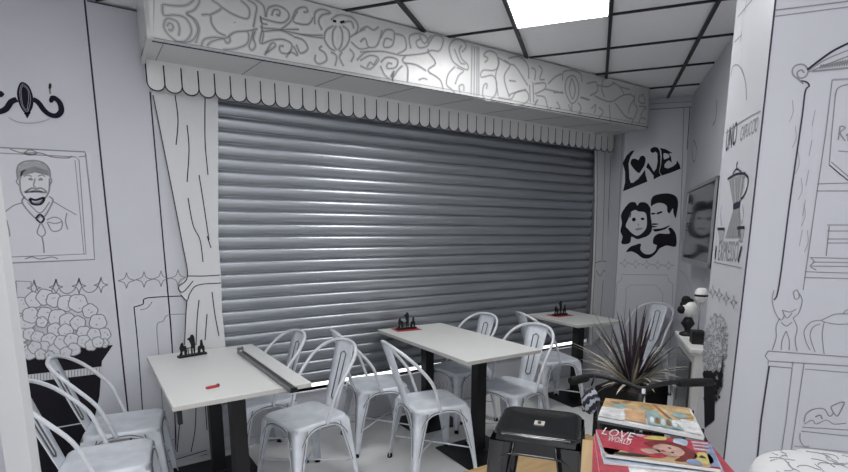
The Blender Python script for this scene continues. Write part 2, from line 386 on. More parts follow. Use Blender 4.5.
# ------------------------------------------------------------------ cut-out curtains
CB = Surf((0, WALL_Y-.03, 0), X, -Y)
def cutout(name, outline, lines, label):
    q = [CB.uv(*p) for p in outline]; cx = sum(a for a, b in q)/len(q)
    global m; m = MB(); m.prism([(a, WALL_Y-.03, b) for a, b in q], Vector((0, .028, 0)), CARD)
    for l in lines: CB.line(m, l, .006, INK)
    o = Vector((cx, WALL_Y-.02, 0)); loc(m, o); ob = m.build(name, weld=False); ob.location = o
    return tag(ob, label, 'curtain', 'painted cut-out curtains')
ol = [(153, 80), (218, 92), (218.3, 240), (221, 276), (222, 310), (225, 340), (230, 400), (233, 445), (176, 455), (180, 400), (184, 345), (186, 310), (187, 300.5), (181, 296), (181.5, 292), (178.4, 287), (187.5, 276), (181.6, 240), (170, 180), (152, 95)]
cutout('cutout_curtain', ol, [[(153, 95), (170, 180), (181.6, 240), (187.5, 276), (178.4, 287), (183, 292), (193, 281)], [(181, 295), (187, 300.5), (190, 293), (198, 285), (221, 283)], [(187.5, 276), (205, 276), (220, 275)], [(187, 300), (186, 312), (184.5, 345)],
  [(175, 95), (178, 120), (176, 145)], [(187, 125), (189, 150), (187, 182)], [(205, 95), (205, 140), (208, 175)], [(199, 175), (203, 200), (209, 240)], [(188, 198), (193, 225), (200, 240), (203, 262)], [(207, 236), (211, 248)],
  [(199, 300), (197, 320), (196, 345)], [(212, 292), (215, 315), (219, 336)], [(207, 314), (205, 340)], [(196, 407), (195, 430), (191, 452)], [(181, 405), (179, 430), (177, 452)], [(205, 400), (207, 430)]],
  'white cut-out curtain with a tied waist, left of the roller shutter')
ol = [(597, 140), (624, 150), (618, 200), (612, 262), (606, 330), (592, 345), (593, 300), (595, 262), (597, 200)]
cutout('cutout_curtain', ol, [[(597, 150), (597, 200), (595, 262), (593, 300), (592, 340)], [(605, 152), (604, 200), (602, 260)], [(611, 155), (609, 200), (607, 260)], [(595, 263), (603, 261), (613, 264)], [(596, 270), (600, 276), (604, 270), (608, 277), (612, 270)], [(603, 280), (600, 320)], [(609, 280), (606, 320)]],
  'narrow white cut-out curtain, right of the roller shutter')
# ------------------------------------------------------------------ printed pictures on the left wall
def mural(name, S_, anchor, draw, label, cat, group=None):
    global m; m = MB(); draw()
    u, v = S_.uv(*anchor); o = S_.pt(u, v, 0); loc(m, o); ob = m.build(name, weld=False); ob.location = o
    return tag(ob, label, cat, group)
PAPER = mat('print_white', (.60, .605, .64), .42)
def d_portrait():
    SW.fill(m, [(-12, 146.5), (91, 152.6), (94.5, 259.5), (11, 263), (-12, 264)], PAPER, off=.0008)
    K = INKG
    def l(p, w=.006, mt=K, **k): SW.line(m, p, w, mt, off=.002, **k)
    l([(-12, 147), (85, 152), (85.5, 153.5), (92, 212), (94.5, 259.5), (11, 263)], .007, sm=False)
    l([(-12, 152.5), (38, 155), (76, 157), (79, 160), (82, 200), (86, 254), (11, 257)], .005, sm=False)
    l([(79, 157), (86, 156)]); l([(75, 160), (84, 254)], .004, sm=False); l([(10, 149), (22, 153), (40, 153), (52, 157), (68, 158), (72, 156)])
    l([(24, 153), (30, 150), (37, 153), (30, 155), (24, 153)]); l([(25, 259), (32, 257), (40, 259), (52, 257), (58, 259)])
    D = (0, 140, 3.63)
    def t(p, w=.006, mt=K): l(Tc(*D, p), w, mt)
    t([(65, 140), (62, 110), (75, 85), (115, 75), (155, 82), (178, 105), (182, 135)], .009); t([(75, 140), (80, 118), (92, 108)], .006)
    SW.fill(m, Tc(*D, [(68, 138), (64, 112), (76, 88), (115, 77), (155, 84), (177, 106), (181, 132), (172, 126), (150, 108), (110, 103), (80, 115), (74, 138)]), INKL, off=.0015)
    for k in range(16): t([(72+k*6.5, 95+abs(k-8)*2.2), (76+k*6.5, 118+abs(k-8)*1.6)], .009)
    t([(65, 140), (60, 152), (70, 165)]); t([(182, 135), (188, 148), (180, 165)]); t([(72, 140), (75, 185), (95, 215), (130, 228), (160, 215), (178, 185), (180, 140)], .008)
    t([(86, 133), (98, 128), (116, 132)], .006); t([(138, 132), (152, 127), (164, 133)], .006); t([(105, 145), (112, 140), (118, 147)], .01); t([(142, 147), (148, 140), (154, 147)], .01)
    t([(128, 140), (122, 165), (132, 172)]); t([(90, 190), (115, 175), (130, 178), (150, 175), (168, 190), (130, 188), (90, 190)], .01)
    t([(110, 188), (130, 184), (155, 188)], .01); t([(108, 212), (118, 232), (148, 232), (160, 210), (130, 218), (108, 212)], .012, INK)
    t([(90, 205), (82, 230), (130, 285), (145, 270)], .008); t([(178, 205), (192, 222), (160, 280), (145, 270)], .008)
    t([(82, 228), (50, 238), (20, 260)]); t([(192, 222), (230, 245), (278, 272)]); t([(100, 225), (145, 265), (180, 225)])
    t([(130, 285), (145, 270), (160, 285), (148, 300), (130, 285)], .009, INK); t([(148, 300), (135, 335), (152, 350), (165, 335), (150, 300)]); t([(152, 350), (158, 380), (160, 410)], .007)
    t([(170, 290), (200, 280), (225, 295), (220, 325), (190, 330), (172, 300)]); t([(172, 297), (200, 303), (224, 297)]); t([(243, 265), (238, 295), (246, 325)]); t([(24, 290), (34, 330), (36, 350)])
mural('portrait_drawing', SW, (45, 205), d_portrait, 'line drawing of a framed portrait of a moustached man in a tie on the wall', 'drawing')
def d_sconce():
    D = (0, 70, 7.86)
    pv = mat('dark_violet_print', (.010, .008, .022), .6, spec=.12)
    def f(p, mt=pv): SW.fill(m, Tc(*D, p), mt, sm=True, off=.002)
    def t(p, w, mt=pv, off=.003): SW.line(m, Tc(*D, p), w, mt, off=off)
    f([(180, 95), (230, 130), (262, 220), (255, 300), (212, 350), (160, 290), (133, 190), (150, 115)])
    f([(190, 340), (240, 330), (230, 355), (214, 380), (200, 355)])
    t([(135, 232), (90, 250), (50, 305), (0, 328), (-60, 325), (-95, 280), (-75, 225), (-20, 190)], .026); t([(260, 232), (300, 255), (350, 320), (400, 355), (450, 358), (482, 320), (470, 260), (430, 222), (405, 228)], .026)
    f([(385, 235), (400, 205), (425, 215), (420, 250), (395, 258)]); f([(-25, 185), (5, 165), (35, 190), (15, 213), (-15, 210)])
    t([(395, 190), (392, 150), (396, 120)], .010, INKG); t([(388, 150), (390, 125), (396, 110), (398, 140)], .01, INKG)
    for d in (14, 28): t([(180, 95+d), (225-d*.3, 140+d*.5), (255-d, 220), (245-d, 290), (212, 345-d), (165+d*.6, 280), (145+d*.8, 190), (155+d*.5, 120+d), (180, 95+d)], .0025, INKG, .0035)
    t([(70, 375), (150, 412), (260, 418), (350, 400), (390, 380)], .004, INKL)
mural('wall_sconce_print', SW, (23, 97), d_sconce, 'dark violet scrolled wall lamp printed on the wall above the portrait', 'wall print')
def d_pop():
    SW.fill(m, [(18, 352), (113, 345), (102, 361), (99.5, 396), (93, 425), (88, 447), (84, 490), (36, 495), (28, 440)], INKB, off=.001)
    SW.fill(m, [(20, 375.5), (101.5, 366.5), (101, 373.5), (21, 383)], PAPER, off=.002)
    for k in range(26): SW.line(m, [(22+k*3.1, 375.5-k*.34), (22+k*3.1, 382-k*.34)], .004, INKG, off=.003, sm=False)
    SW.line(m, [(33, 431.5), (94, 421)], .007, PAPER, off=.002, sm=False)
    rg = random.Random(5); k = 0
    bl = [(22, 305, 9), (34, 300, 9), (45, 297, 9), (54, 300, 8), (66, 303, 9), (78, 303, 10), (90, 311, 8), (98, 322, 9), (104, 334, 7), (104, 343, 5), (27, 322, 9), (31, 315, 9), (45, 314, 8), (42, 322, 6), (58, 318, 10), (68, 321, 9), (55, 330, 8), (66, 331, 8), (78, 323, 8), (84, 333, 8), (94, 334, 7),
          (22, 335, 8), (30, 334, 7), (38, 337, 7), (50, 341, 9), (44, 347, 7), (56, 350, 8), (62, 342, 8), (72, 340, 8), (74, 349, 7), (84, 341, 7), (91, 345, 6), (98, 342, 6), (24, 350, 8), (30, 352, 8), (35, 347, 7), (66, 352, 6), (41, 354, 6), (50, 355, 5)]
    for x, y, r in bl:
        k += 1; ph = rg.uniform(0, 6); off = .003+k*.00022
        pts = []
        for j in range(20):
            a = 2*PI*j/20; rr = r*(.88+.14*abs(math.sin(2.5*a/1+ph))); pts.append((x+rr*math.cos(a), y+rr*.92*math.sin(a)))
        SW.fill(m, pts, PAPER, off=off, sm=False); SW.line(m, pts, .0055, INKG, off=off+.0001, closed=True, sm=False)
        for j in range(3):
            a = rg.uniform(0, 6.28); d = rg.uniform(.2, .6)*r
            SW.line(m, [(x+d*math.cos(a)-.7, y+d*math.sin(a)), (x+d*math.cos(a), y+d*math.sin(a)-.5), (x+d*math.cos(a)+.8, y+d*math.sin(a)+.2)], .004, INKL, off=off+.0001)
    SW.line(m, [(16, 281), (31, 281.5), (32, 297), (17, 298)], .005, INKG, off=.002, sm=False, closed=True)
mural('popcorn_bucket_drawing', SW, (65, 370), d_pop, 'black bucket heaped with white popcorn drawn on the wall behind the left chairs', 'drawing')
# ------------------------------------------------------------------ angled wall with lettering and couple
LW = Surf(gp(LOVE_E1, 0, 0), E2, -E1)
lx = hit(617, 262, gp(LOVE_E1, 0), E1); lu = lx.dot(E2)
m = MB()
def wallbox(S_, u0, u1, z0, z1, th=.08):
    c = S_.pt((u0+u1)/2, (z0+z1)/2, -th/2); m.box(c, (u1-u0, th, z1-z0), WALL, (S_.u, S_.n, Z))
wallbox(LW, lu, TV_E2, 0, CEIL)
pc = gp(LOVE_E1, lu); pe = Vector((4.45, 3.52, 0)); dd = (pe-pc); m.box((pc+pe)/2+Z*(CEIL/2)+Vector((.03, 0, 0)), (dd.length, .03, CEIL), WALL, (dd.normalized(), Vector((-dd.y, dd.x, 0)).normalized(), Z))
def LL(p, w=.005, mt=INKG, **k): LW.line(m, p, w, mt, **k)
LL([(650, 109.5), (691, 107)], .01, sm=False); LL([(650, 104), (691, 101.5)], .006, sm=False)
LL([(623, 120), (617, 262), (611, 345)], .007, INKG, sm=False); LL([(684, 108), (680, 240), (675, 310), (671, 372)], .007, INKG, sm=False); LL([(690, 107), (687, 150)], .006, INK, sm=False)
garland(LW, [(624.6, 263.2), (635.6, 263.9), (646.6, 264.5), (657.6, 265), (668.5, 265.5)], 5.4, 4.5, .004)
LL([(617, 283), (621, 280), (622, 274.5), (667, 275), (669, 281), (673, 284), (671, 330), (668, 370)], .005, sm=False); LL([(617, 283), (611, 350)], .005, sm=False)
LL([(626, 300), (626, 289), (631, 285), (656, 285), (660, 290), (663, 294), (660, 340)], .004, sm=False); LL([(626, 300), (622, 350)], .004, sm=False)
struct(m, 'wall_right_end', weld=False)
H_ = (600, 130, 3.15)
def sm_(p, n=3): return [(v.x, v.y) for v in smooth([(a, b, 0) for a, b in p], n, True)]
def d_love():
    D = (615, 142, 8.743)
    def f(p, mt=INKB, off=.002): LW.fill(m, Tc(*D, p), mt, off=off)
    f([(172, 72), (140, 80), (100, 120), (66, 185), (88, 260), (88, 350), (70, 432), (180, 388), (284, 346), (268, 290), (262, 240), (240, 275), (200, 325), (160, 355), (138, 358), (126, 320), (122, 240), (118, 190), (135, 130)])
    f(sm_([(208, 272), (165, 235), (136, 190), (146, 152), (178, 146), (205, 158), (222, 126), (252, 122), (268, 150), (258, 200), (235, 240)]))
    f([(272, 222), (288, 178), (306, 205), (340, 262), (362, 230), (372, 170), (370, 100), (352, 84), (330, 98), (308, 82), (312, 58), (340, 42), (372, 48), (390, 75), (398, 130), (396, 200), (384, 260), (402, 294), (336, 328), (338, 296), (300, 245)])
    f([(392, 52), (440, 62), (505, 98), (470, 100), (490, 130), (496, 182), (472, 160), (452, 172), (432, 196), (432, 222), (462, 232), (505, 214), (534, 190), (542, 160), (566, 200), (574, 234), (490, 268), (410, 294), (388, 262), (402, 200), (408, 130), (404, 80)])
    f(sm_([(424, 100), (452, 102), (470, 112), (474, 134), (450, 146), (428, 150)]), PAPER, .003)
mural('love_lettering', LW, (650, 168), d_love, 'black wavy LOVE lettering with a heart for its letter O', 'wall lettering')
def d_couple():
    D = (615, 188, 6.37)
    def f(p, mt=INKB, off=.002): LW.fill(m, Tc(*D, sm_(p)), mt, off=off)
    f([(38, 175), (60, 130), (95, 92), (130, 92), (142, 112), (160, 92), (200, 95), (226, 130), (232, 180), (236, 260), (215, 300), (175, 318), (140, 326), (105, 310), (98, 345), (70, 358), (40, 352), (48, 310), (34, 275), (44, 225)])
    f([(88, 190), (100, 155), (130, 140), (150, 150), (190, 155), (202, 190), (200, 250), (175, 285), (140, 304), (105, 285), (84, 262), (68, 240)], PAPER, .003)
    f([(108, 195), (122, 188), (134, 200), (122, 214), (110, 208)], INKB, .004); f([(162, 196), (176, 188), (188, 196), (176, 206)], INKB, .004)
    f([(128, 262), (150, 254), (180, 256), (160, 266), (138, 270)], INKG, .004); f([(146, 222), (154, 236), (146, 240)], INKG, .004); f([(104, 160), (96, 190), (92, 180), (98, 160)], INKB, .004)
    f([(232, 70), (250, 48), (300, 36), (350, 36), (390, 55), (402, 95), (396, 150), (385, 192), (372, 160), (368, 130), (345, 165), (332, 150), (330, 115), (300, 96), (262, 98), (232, 118), (228, 95)])
    f([(232, 118), (262, 100), (300, 98), (328, 116), (332, 148), (345, 166), (352, 200), (345, 236), (300, 262), (262, 268), (240, 260), (232, 210), (226, 160)], PAPER, .0025)
    f([(230, 160), (252, 158), (258, 166), (234, 170)], INKB, .0035); f([(266, 158), (296, 148), (302, 156), (270, 168)], INKB, .0035); f([(236, 226), (268, 226), (276, 232), (240, 236)], INKB, .0035)
    f([(232, 240), (262, 244), (276, 240), (258, 250), (236, 250)], INKB, .0035); f([(244, 262), (300, 256), (350, 236), (320, 262), (262, 278), (246, 272)], INKB, .0035)
    f([(242, 352), (248, 312), (280, 290), (320, 292), (350, 288), (340, 258), (360, 255), (388, 296), (388, 372), (330, 366), (292, 378), (262, 362)])
    f([(70, 408), (95, 376), (130, 362), (165, 354), (162, 392), (190, 420), (230, 420), (258, 396), (268, 366), (300, 350), (318, 368), (285, 385), (256, 422), (215, 448), (175, 446), (140, 420), (105, 404)])
mural('couple_print', LW, (650, 226), d_couple, 'black and white print of a curly haired woman and a dark haired man', 'wall print')
# ------------------------------------------------------------------ wall behind the television
TW = Surf(gp(0, TV_E2, 0), E1, -E2)
m = MB(); wallbox(TW, PIL_FAR-.05, LOVE_E1+.08, 0, CEIL)
def TL(p, w=.006, mt=INKG, **k): TW.line(m, p, w, mt, **k)
TL([(717, 100), (716, 118), (713, 125)], .02, INKG); TL([(694, 140), (697, 150), (694, 162), (692, 150), (694, 140)], .008, INK)
TL([(694, 296), (686, 276), (680, 271)], .004)
struct(m, 'wall_right', weld=False)
# television
TVO = .07
tvs = Surf(gp(0, TV_E2-TVO, 0), E1, -E2)
(u1, va), (u0, vb_) = tvs.uv(692.5, 190), tvs.uv(719, 177); (_, vc) = tvs.uv(688.5, 262)
ztop, zbot = (va+vb_)/2, vc-.0; u0 = u1-1.02*.98
tvc = gp((u0+u1)/2, TV_E2-TVO, (ztop+zbot)/2)
tv = empty('television', tvc, G, 'flat black television on the wall beside the lettering wall', 'television')
wv, hv = u1-u0, ztop-zbot
m = MB(); m.box((0, -.0, 0), (wv, .05, hv), BMET); o = m.build('housing', tv, bevel=.006)
m = MB(); m.box((0, .0275, 0), (wv-.05, .005, hv-.06), SCREEN); m.build('screen', tv)
m = MB()
for a, b, c, d in ((0, hv/2-.012, wv, .024), (0, -hv/2+.018, wv, .036), (wv/2-.01, 0, .02, hv), (-wv/2+.01, 0, .02, hv)): m.box((a, .03, b), (c, .012, d), SILV)
m.build('bezel', tv)
m = MB(); m.box((0, -.042, 0), (.2, .034, .2), BMET); m.build('wall_bracket', tv)
# ------------------------------------------------------------------ pillar and bookcase wall
BW = Surf(gp(PIL_E1, 0, 0), E2, -E1); PS = Surf(gp(0, PIL_E2, 0), E1, -E2)
m = MB()
c = gp((PIL_E1+PIL_FAR)/2, PIL_E2+.9, CEIL/2); m.box(c, (PIL_FAR-PIL_E1, 1.8, CEIL), WALL, (E1, E2, Z))
K = INK
def b(p, w=.003, mt=INKG, **k): BW.line(m, p, w, mt, **k)
b([(776, -4), (749.5, 236), (727, 430), (722, 475)], .0055, mat('blue_black_line', (.035, .035, .06), .6), sm=False)
for p, w_ in (([(775.6, 10.3), (848, 1.4), (870, -1)], .004), ([(775, 16.5), (848, 7), (870, 4)], .003)): b(p, w_, sm=False)
def column():
    b([(800, 81), (806, 82), (809, 86), (805, 92), (801.5, 120), (790, 200), (779, 285), (774, 300)], .005, MATS['blue_black_line'])
    b([(803, 84), (799, 80), (793, 75), (792.5, 69), (797, 65), (804, 65), (808, 71), (805, 77), (799, 78), (797, 73), (801, 70), (804, 73)], .005)
    b([(807, 70), (820, 60), (833, 51), (849, 43), (860, 38)], .007, INK); b([(808, 71), (825, 60), (849, 50), (860, 47)], .004); b([(809, 72), (828, 64), (849, 56)], .004)
    b([(812, 71.5), (848, 68), (870, 66)], .006, sm=False)
    for k in range(13): b([(820+k*2.4, 69-k*.3), (821+k*2.4, 65-k*.45), (822+k*2.4, 68-k*.4)], .004)
    b([(832, 80), (826, 130), (818, 184)], .003, sm=False); b([(832, 80), (870, 78)], .006, INKL, sm=False); b([(818, 184), (803, 290)], .003, sm=False)
    b([(835, 96), (831, 140), (829, 165)], .003); b([(835, 96), (838, 88), (849, 84)], .004); b([(829, 165), (841, 175), (850, 182)], .003, INK); b([(831, 162), (850, 178)], .003)
    b([(840, 126), (838, 140)], .004); b([(841, 126), (845, 128), (840, 133), (845, 141)], .004); b([(846, 136), (848, 134), (848, 141)], .004); b([(838, 151), (850, 152)], .003)
    for y0, y1, x0 in ((184, 183, 817), (191, 191, 816), (257.5, 258.5, 810), (262, 262.5, 812), (266, 266.5, 811), (271.7, 273, 804.5), (277.5, 278.5, 804)): b([(x0, y0), (848, y1), (872, y1)], .003, sm=False)
    b([(829, 226), (826, 256)], .003, sm=False); 
    for yy in (225, 231, 239, 243): b([(827, yy), (848, yy), (870, yy)], .004, INKL, sm=False)
    b([(811, 258), (814, 262), (810, 266), (816, 270)], .003)
    for k in range(6): b([(806+k*3-14, 100+k*26), (808+k*3-15, 112+k*26), (805+k*3-16, 122+k*26)], .002, INKL)
    for k in range(5): b([(815-k*3.2, 110+k*30), (812-k*3.2, 126+k*30)], .002, INKL)
    # small carrying figure
    b([(774, 290), (772, 300), (775, 312), (780, 320), (784, 316), (782, 310)]); b([(782, 310), (790, 312), (796, 309)]); b([(798, 292), (802, 300), (799, 312), (793, 318)]); b([(793, 292), (797, 290), (799, 297), (795, 299), (793, 292)], .003, INKG)
    b([(780, 318), (776, 326), (776, 338), (772, 350)]); b([(793, 318), (797, 328), (795, 340), (797, 351)]); b([(786, 331), (782, 340), (781, 350)]); b([(786, 331), (789, 340), (789, 350)]); b([(781, 322), (786, 326), (792, 322)]); b([(783, 313), (787, 318), (792, 313)])
    # ledge and base column
    b([(768, 351), (848, 357), (870, 358.5)], .004, sm=False); b([(768, 351), (765, 356), (769, 361), (848, 366), (870, 367)], .004, sm=False); b([(768, 361), (768, 366), (792, 368), (793, 362)], .004, sm=False)
    b([(769, 366), (761, 420), (756, 470)], .006, MATS['blue_black_line'], sm=False); b([(792, 368), (786, 420), (780, 460)], .003, sm=False); b([(804, 363), (797, 410), (790, 458)], .003, sm=False); b([(805, 369), (848, 372.5), (870, 374)], .003, sm=False)
    # teapot
    b([(850, 314), (836, 314), (826, 318), (822, 321), (835, 324), (850, 324)], .003); b([(822, 320), (811, 322), (804, 331), (806, 342), (810, 350)], .003); b([(820, 324), (813, 327), (810, 335), (812, 344), (815, 352)], .003); b([(843, 314), (846, 310), (850, 310)], .003); b([(824, 322), (822, 335), (824, 354)], .003)
    # dish with cake
    b([(804, 422), (806, 414), (814, 409), (824, 409), (829, 416), (833, 413), (831, 407), (836, 404), (844, 402), (841, 410), (837, 416), (833, 412)], .004)
    b([(815, 417), (820, 415), (822, 419)], .005); b([(804, 424), (812, 420), (816, 424), (826, 420), (834, 424), (846, 423)], .003)
    b([(802, 427), (848, 430), (866, 431)], .003, sm=False); b([(801, 431), (848, 436), (866, 437)], .003, sm=False); b([(800, 433), (800, 440), (804, 446), (809, 446)], .003)
    b([(794, 446), (848, 452), (866, 454)], .003, sm=False); b([(793, 452), (848, 458), (866, 460)], .003, sm=False)
column()
def p_(p, w=.004, mt=INKG, **k): PS.line(m, p, w, mt, **k)
p_([(738, 17), (753, -1)], .006); p_([(747, 0), (745, 12)], .006); p_([(735, 42), (742, 35)], .006); p_([(742, 31), (741, 42)], .006)
p_([(731, 76), (733, 67), (738, 65), (743, 72), (746, 84), (747, 100)], .006)
p_([(726, 133), (743, 121), (761, 111)], .006); 
garland(PS, [(713, 292), (719.5, 295), (726.5, 298.5), (734, 302.5)], 3.3, 7, .005)
struct(m, 'wall_column', weld=False)
def d_moka():
    def p(q, w=.005, mt=INKG): PS.line(m, q, w, mt, off=.002)
    def f(q, mt=INKG): PS.fill(m, q, mt, off=.0015)
    PS.text(m, 'UNO', INK, (725.5, 152.5), (736, 145), .10); PS.text(m, 'CAPUCCIO', INKG, (740, 141.5), (757.5, 131.5), .055)
    f([(729, 179), (745.5, 174), (741, 200), (733.5, 204)]); f([(733.5, 210), (740, 208), (741.5, 238), (725.5, 238)]); f([(733.5, 204), (741, 200), (740, 208), (733.5, 210)], INK)
    for k in range(4): p([(731.5+k*3.6, 180-k), (734+k*1.8, 202)], .006, PAPER if k % 2 else INKL)
    for k in range(4): p([(734+k*1.6, 211), (728+k*3.5, 237)], .005, INKL)
    p([(728, 179), (737, 174), (746, 173.5)], .01, INK); p([(733, 174), (737, 169), (742, 172)], .007, INK); p([(737, 169), (737.3, 164), (738, 162)], .01, INK)
    p([(745, 174), (748.5, 178), (747.5, 188), (744, 196), (741.5, 199)], .010, INK)
    f([(718, 229), (725, 229), (723.5, 240), (719.5, 240)], INKL); f([(737.5, 228), (745, 227.5), (743, 240), (739, 240)], INKL); p([(718, 229), (725, 229)], .012, INK); p([(737.5, 228), (745, 227.5)], .012, INK)
    p([(719.5, 241), (723, 241)], .006); p([(739, 241), (743, 241)], .006); p([(722, 205), (721, 215), (722, 226)]); p([(743, 205), (744, 215), (742, 224)])
    p([(715.5, 259), (716.5, 246)], .022, INK); p([(738.5, 262), (742, 246)], .018, INK); PS.text(m, 'EXPRESSO', INKG, (718, 260.5), (737.5, 262.5), .085)
    p([(714, 262), (742, 268)], .004); p([(723, 157), (715, 262)], .003)
mural('coffee_pot_print', PS, (735, 210), d_moka, 'print of a stovetop coffee pot with cups and lettering on the right pillar', 'wall print')
def d_tree():
    rg = random.Random(3)
    def uv(t, s): return (715.5+12.5*math.cos(t)*s - (0), 348+35*math.sin(t)*s)
    for k in range(330):
        s = math.sqrt(rg.random()); x, y = uv(rg.uniform(0, 2*PI), s); x -= (y-348)*.06
        r = rg.uniform(.8, 1.7); a = rg.uniform(0, 6)
        PS.line(m, [(x+r*.6*math.cos(a+j), y+r*math.sin(a+j)) for j in (0, 1.3, 2.6, 3.9)], .005, (INKL, INKG, INKG)[k % 3], off=.0012+.0002*(k % 4), n=2)
    for k in range(60):
        x = rg.uniform(705, 722); y = rg.uniform(372, 400); r = rg.uniform(1.2, 2.6); a = rg.uniform(0, 6)
        PS.fill(m, [(x+r*math.cos(a+j*1.25), y+r*1.5*math.sin(a+j*1.25)) for j in range(5)], INKB, off=.0022+.0001*(k % 5))
    PS.fill(m, [(704, 376), (712, 380), (715, 376), (715, 420), (705, 428)], INKB, off=.002)
    for k in range(9): PS.line(m, [(712+k*.7, 410-k*3), (719+k*.5, 395-k*4), (724, 385-k*5)], .005, INKB, off=.003)
mural('tree_print', PS, (715, 350), d_tree, 'grey scribbled bushy tree print in a black pot low on the right pillar', 'wall print')
# slim white upright close to the camera on the left
p0 = hit(24, 472, ray(24, 472).normalized()*1.2+Z*0, Vector((math.cos(YAW), math.sin(YAW), 0)))
fh = Vector((math.cos(YAW), math.sin(YAW), 0)); rh = Vector((math.sin(YAW), -math.cos(YAW), 0))
m = MB(); pp = Vector((-.262, 1.575, CEIL/2)); m.box(pp, (.068, .03, CEIL), CARD, (rh, fh, Z)); struct(m, 'trim_3', bevel=.002)
m = MB(); m.box((-2.45, .9, CEIL/2), (.1, 5.3, CEIL), WALL); struct(m, 'wall_left')
m = MB(); m.box((3.3, -1.2, CEIL/2), (.1, 1.8, CEIL), WALL); struct(m, 'wall_front_right')
# ------------------------------------------------------------------ tables
def table(name, cx, cy, w_, l_, rz, posts, label, hook=False):
    t = empty(name, (cx, cy, 0), rz, label, 'table', 'white cafe tables')
    m = MB(); m.box((0, 0, .738), (w_, l_, .024), TTOP); 
    for a, b, c, d in ((0, l_/2, w_, .002), (0, -l_/2, w_, .002)): m.box((a, b, .737), (c, .003, .02), TEDGE)
    for a in (-1, 1): m.box((a*w_/2, 0, .737), (.003, l_, .02), TEDGE)
    m.build('tabletop', t, weld=False)
    for py in posts:
        m = MB(); m.box((0, py, .372), (.075, .075, .70), BMET); m.box((0, py, .716), (.26, .26, .012), BMET); m.build('post', t, bevel=.003)
        m = MB(); m.box((0, py, .006), (.44, .40, .012), BMET); m.box((0, py, .018), (.10, .10, .014), BMET); m.build('base_plate', t, bevel=.003)
    if hook:
        m = MB(); m.box((-w_/2+.03, -l_/2+.06, .685), (.02, .05, .075), BMET); m.build('corner_bracket', t, bevel=.003)
    return t
table('cafe_table', .437, 2.90, .64, 1.105, math.radians(2.6), (.28, -.32), 'long white table at the left end with a steel bar lying across it', hook=True)
table('cafe_table', 2.015, 2.88, .60, 1.20, 0, (.33, -.33), 'long white table in the middle of the row, between four pale chairs')
table('cafe_table', 3.52, 3.08, .53, .68, math.radians(-5), (-.08,), 'small square white table at the right end of the shutter')
# ------------------------------------------------------------------ metal chairs
def rsq(h, r, n=5):
    pts = []
    for cx, cy, a0 in ((h-r, h-r, 0), (-h+r, h-r, PI/2), (-h+r, -h+r, PI), (h-r, -h+r, 1.5*PI)):
        for k in range(n+1): a = a0+PI/2*k/n; pts.append((cx+r*math.cos(a), cy+r*math.sin(a)))
    return pts
def seat_mesh(h, z, r, paint, dish=.006, drop=.035):
    m = MB(); rows = []
    for s, dz in ((.02, -dish), (.45, -dish), (.80, -dish*.5), (.90, 0), (.96, 0), (1.0, -.006), (1.012, -.016), (1.012, -drop)):
        rows.append([Vector((x*s, y*s, z+dz)) for x, y in rsq(h, r)])
    vs = m.grid(rows, paint, closed=True); f = m.bm.faces.new(vs[0]); f.material_index = m.mi(paint); f.smooth = True
    return m
def leg_mesh(sx, sy, ht, top, foot, paint, edge, wt=.085, wb=.028):
    # folded sheet leg: two flanges meeting at the outer corner, tapering to the foot
    m = MB(); rows = []
    N = 8
    for k in range(N+1):
        t = k/N; z = ht*(1-t)+.012*t; c = top+(foot-top)*t; w_ = wb+(wt-wb)*(1-t)**1.6; q = .012
        cx, cy = sx*c, sy*c
        rows.append([Vector((cx-sx*w_, cy, z)), Vector((cx-sx*q, cy, z)), Vector((cx-sx*q*.3, cy-sy*q*.3, z)), Vector((cx, cy-sy*q, z)), Vector((cx, cy-sy*w_, z)),
                     Vector((cx-sx*.004, cy-sy*w_, z)), Vector((cx-sx*.006, cy-sy*(q+.004), z)), Vector((cx-sx*(q+.004), cy-sy*.006, z)), Vector((cx-sx*w_, cy-sy*.004, z))])
    m.grid(rows, paint, closed=True)
    for j in (0, 4): m.tube([r[j] for r in rows], .0035, edge, n=5)
    if edge is PTUBE:
        for j, q in ((0, Vector((sx*.009, sy*.0005, 0))), (4, Vector((sx*.0005, sy*.009, 0)))): m.tube([r[j]+q for r in rows[:6]], .002, PEDGE, n=4)
    return m
def aprons(h, z, ht, top, foot, paint, edge, wt, base=.028, dp=.085, pw=3.2):
    out = []
    m = MB()
    for ax in range(4):
        rows = []; tube = []
        N = 14
        for k in range(N+1):
            s = -1+2*k/N; a = abs(s); zl = z-base-dp*a**pw
            tt = (ht-zl)/ht*0 + max(0, (ht-zl))/ht; c = top+(foot-top)*tt
            x1 = s*(top-.03); x0 = s*(h-.012)
            def R(x, y, zz):
                return Vector([(x, y, zz), (-y, x, zz), (-x, -y, zz), (y, -x, zz)][ax])
            rows.append([R(x0, h*1.0, z-.012), R(x1, c-.001, zl)]); tube.append(R(x1, c, zl))
        m.grid(rows, paint); m.tube(tube, .0045, edge, n=6)
        if pw < 4: m.tube([p+Z*.009+Vector([(0, .001, 0), (-.001, 0, 0), (0, -.001, 0), (.001, 0, 0)][ax]) for p in tube], .0022, PEDGE, n=4)
    return m
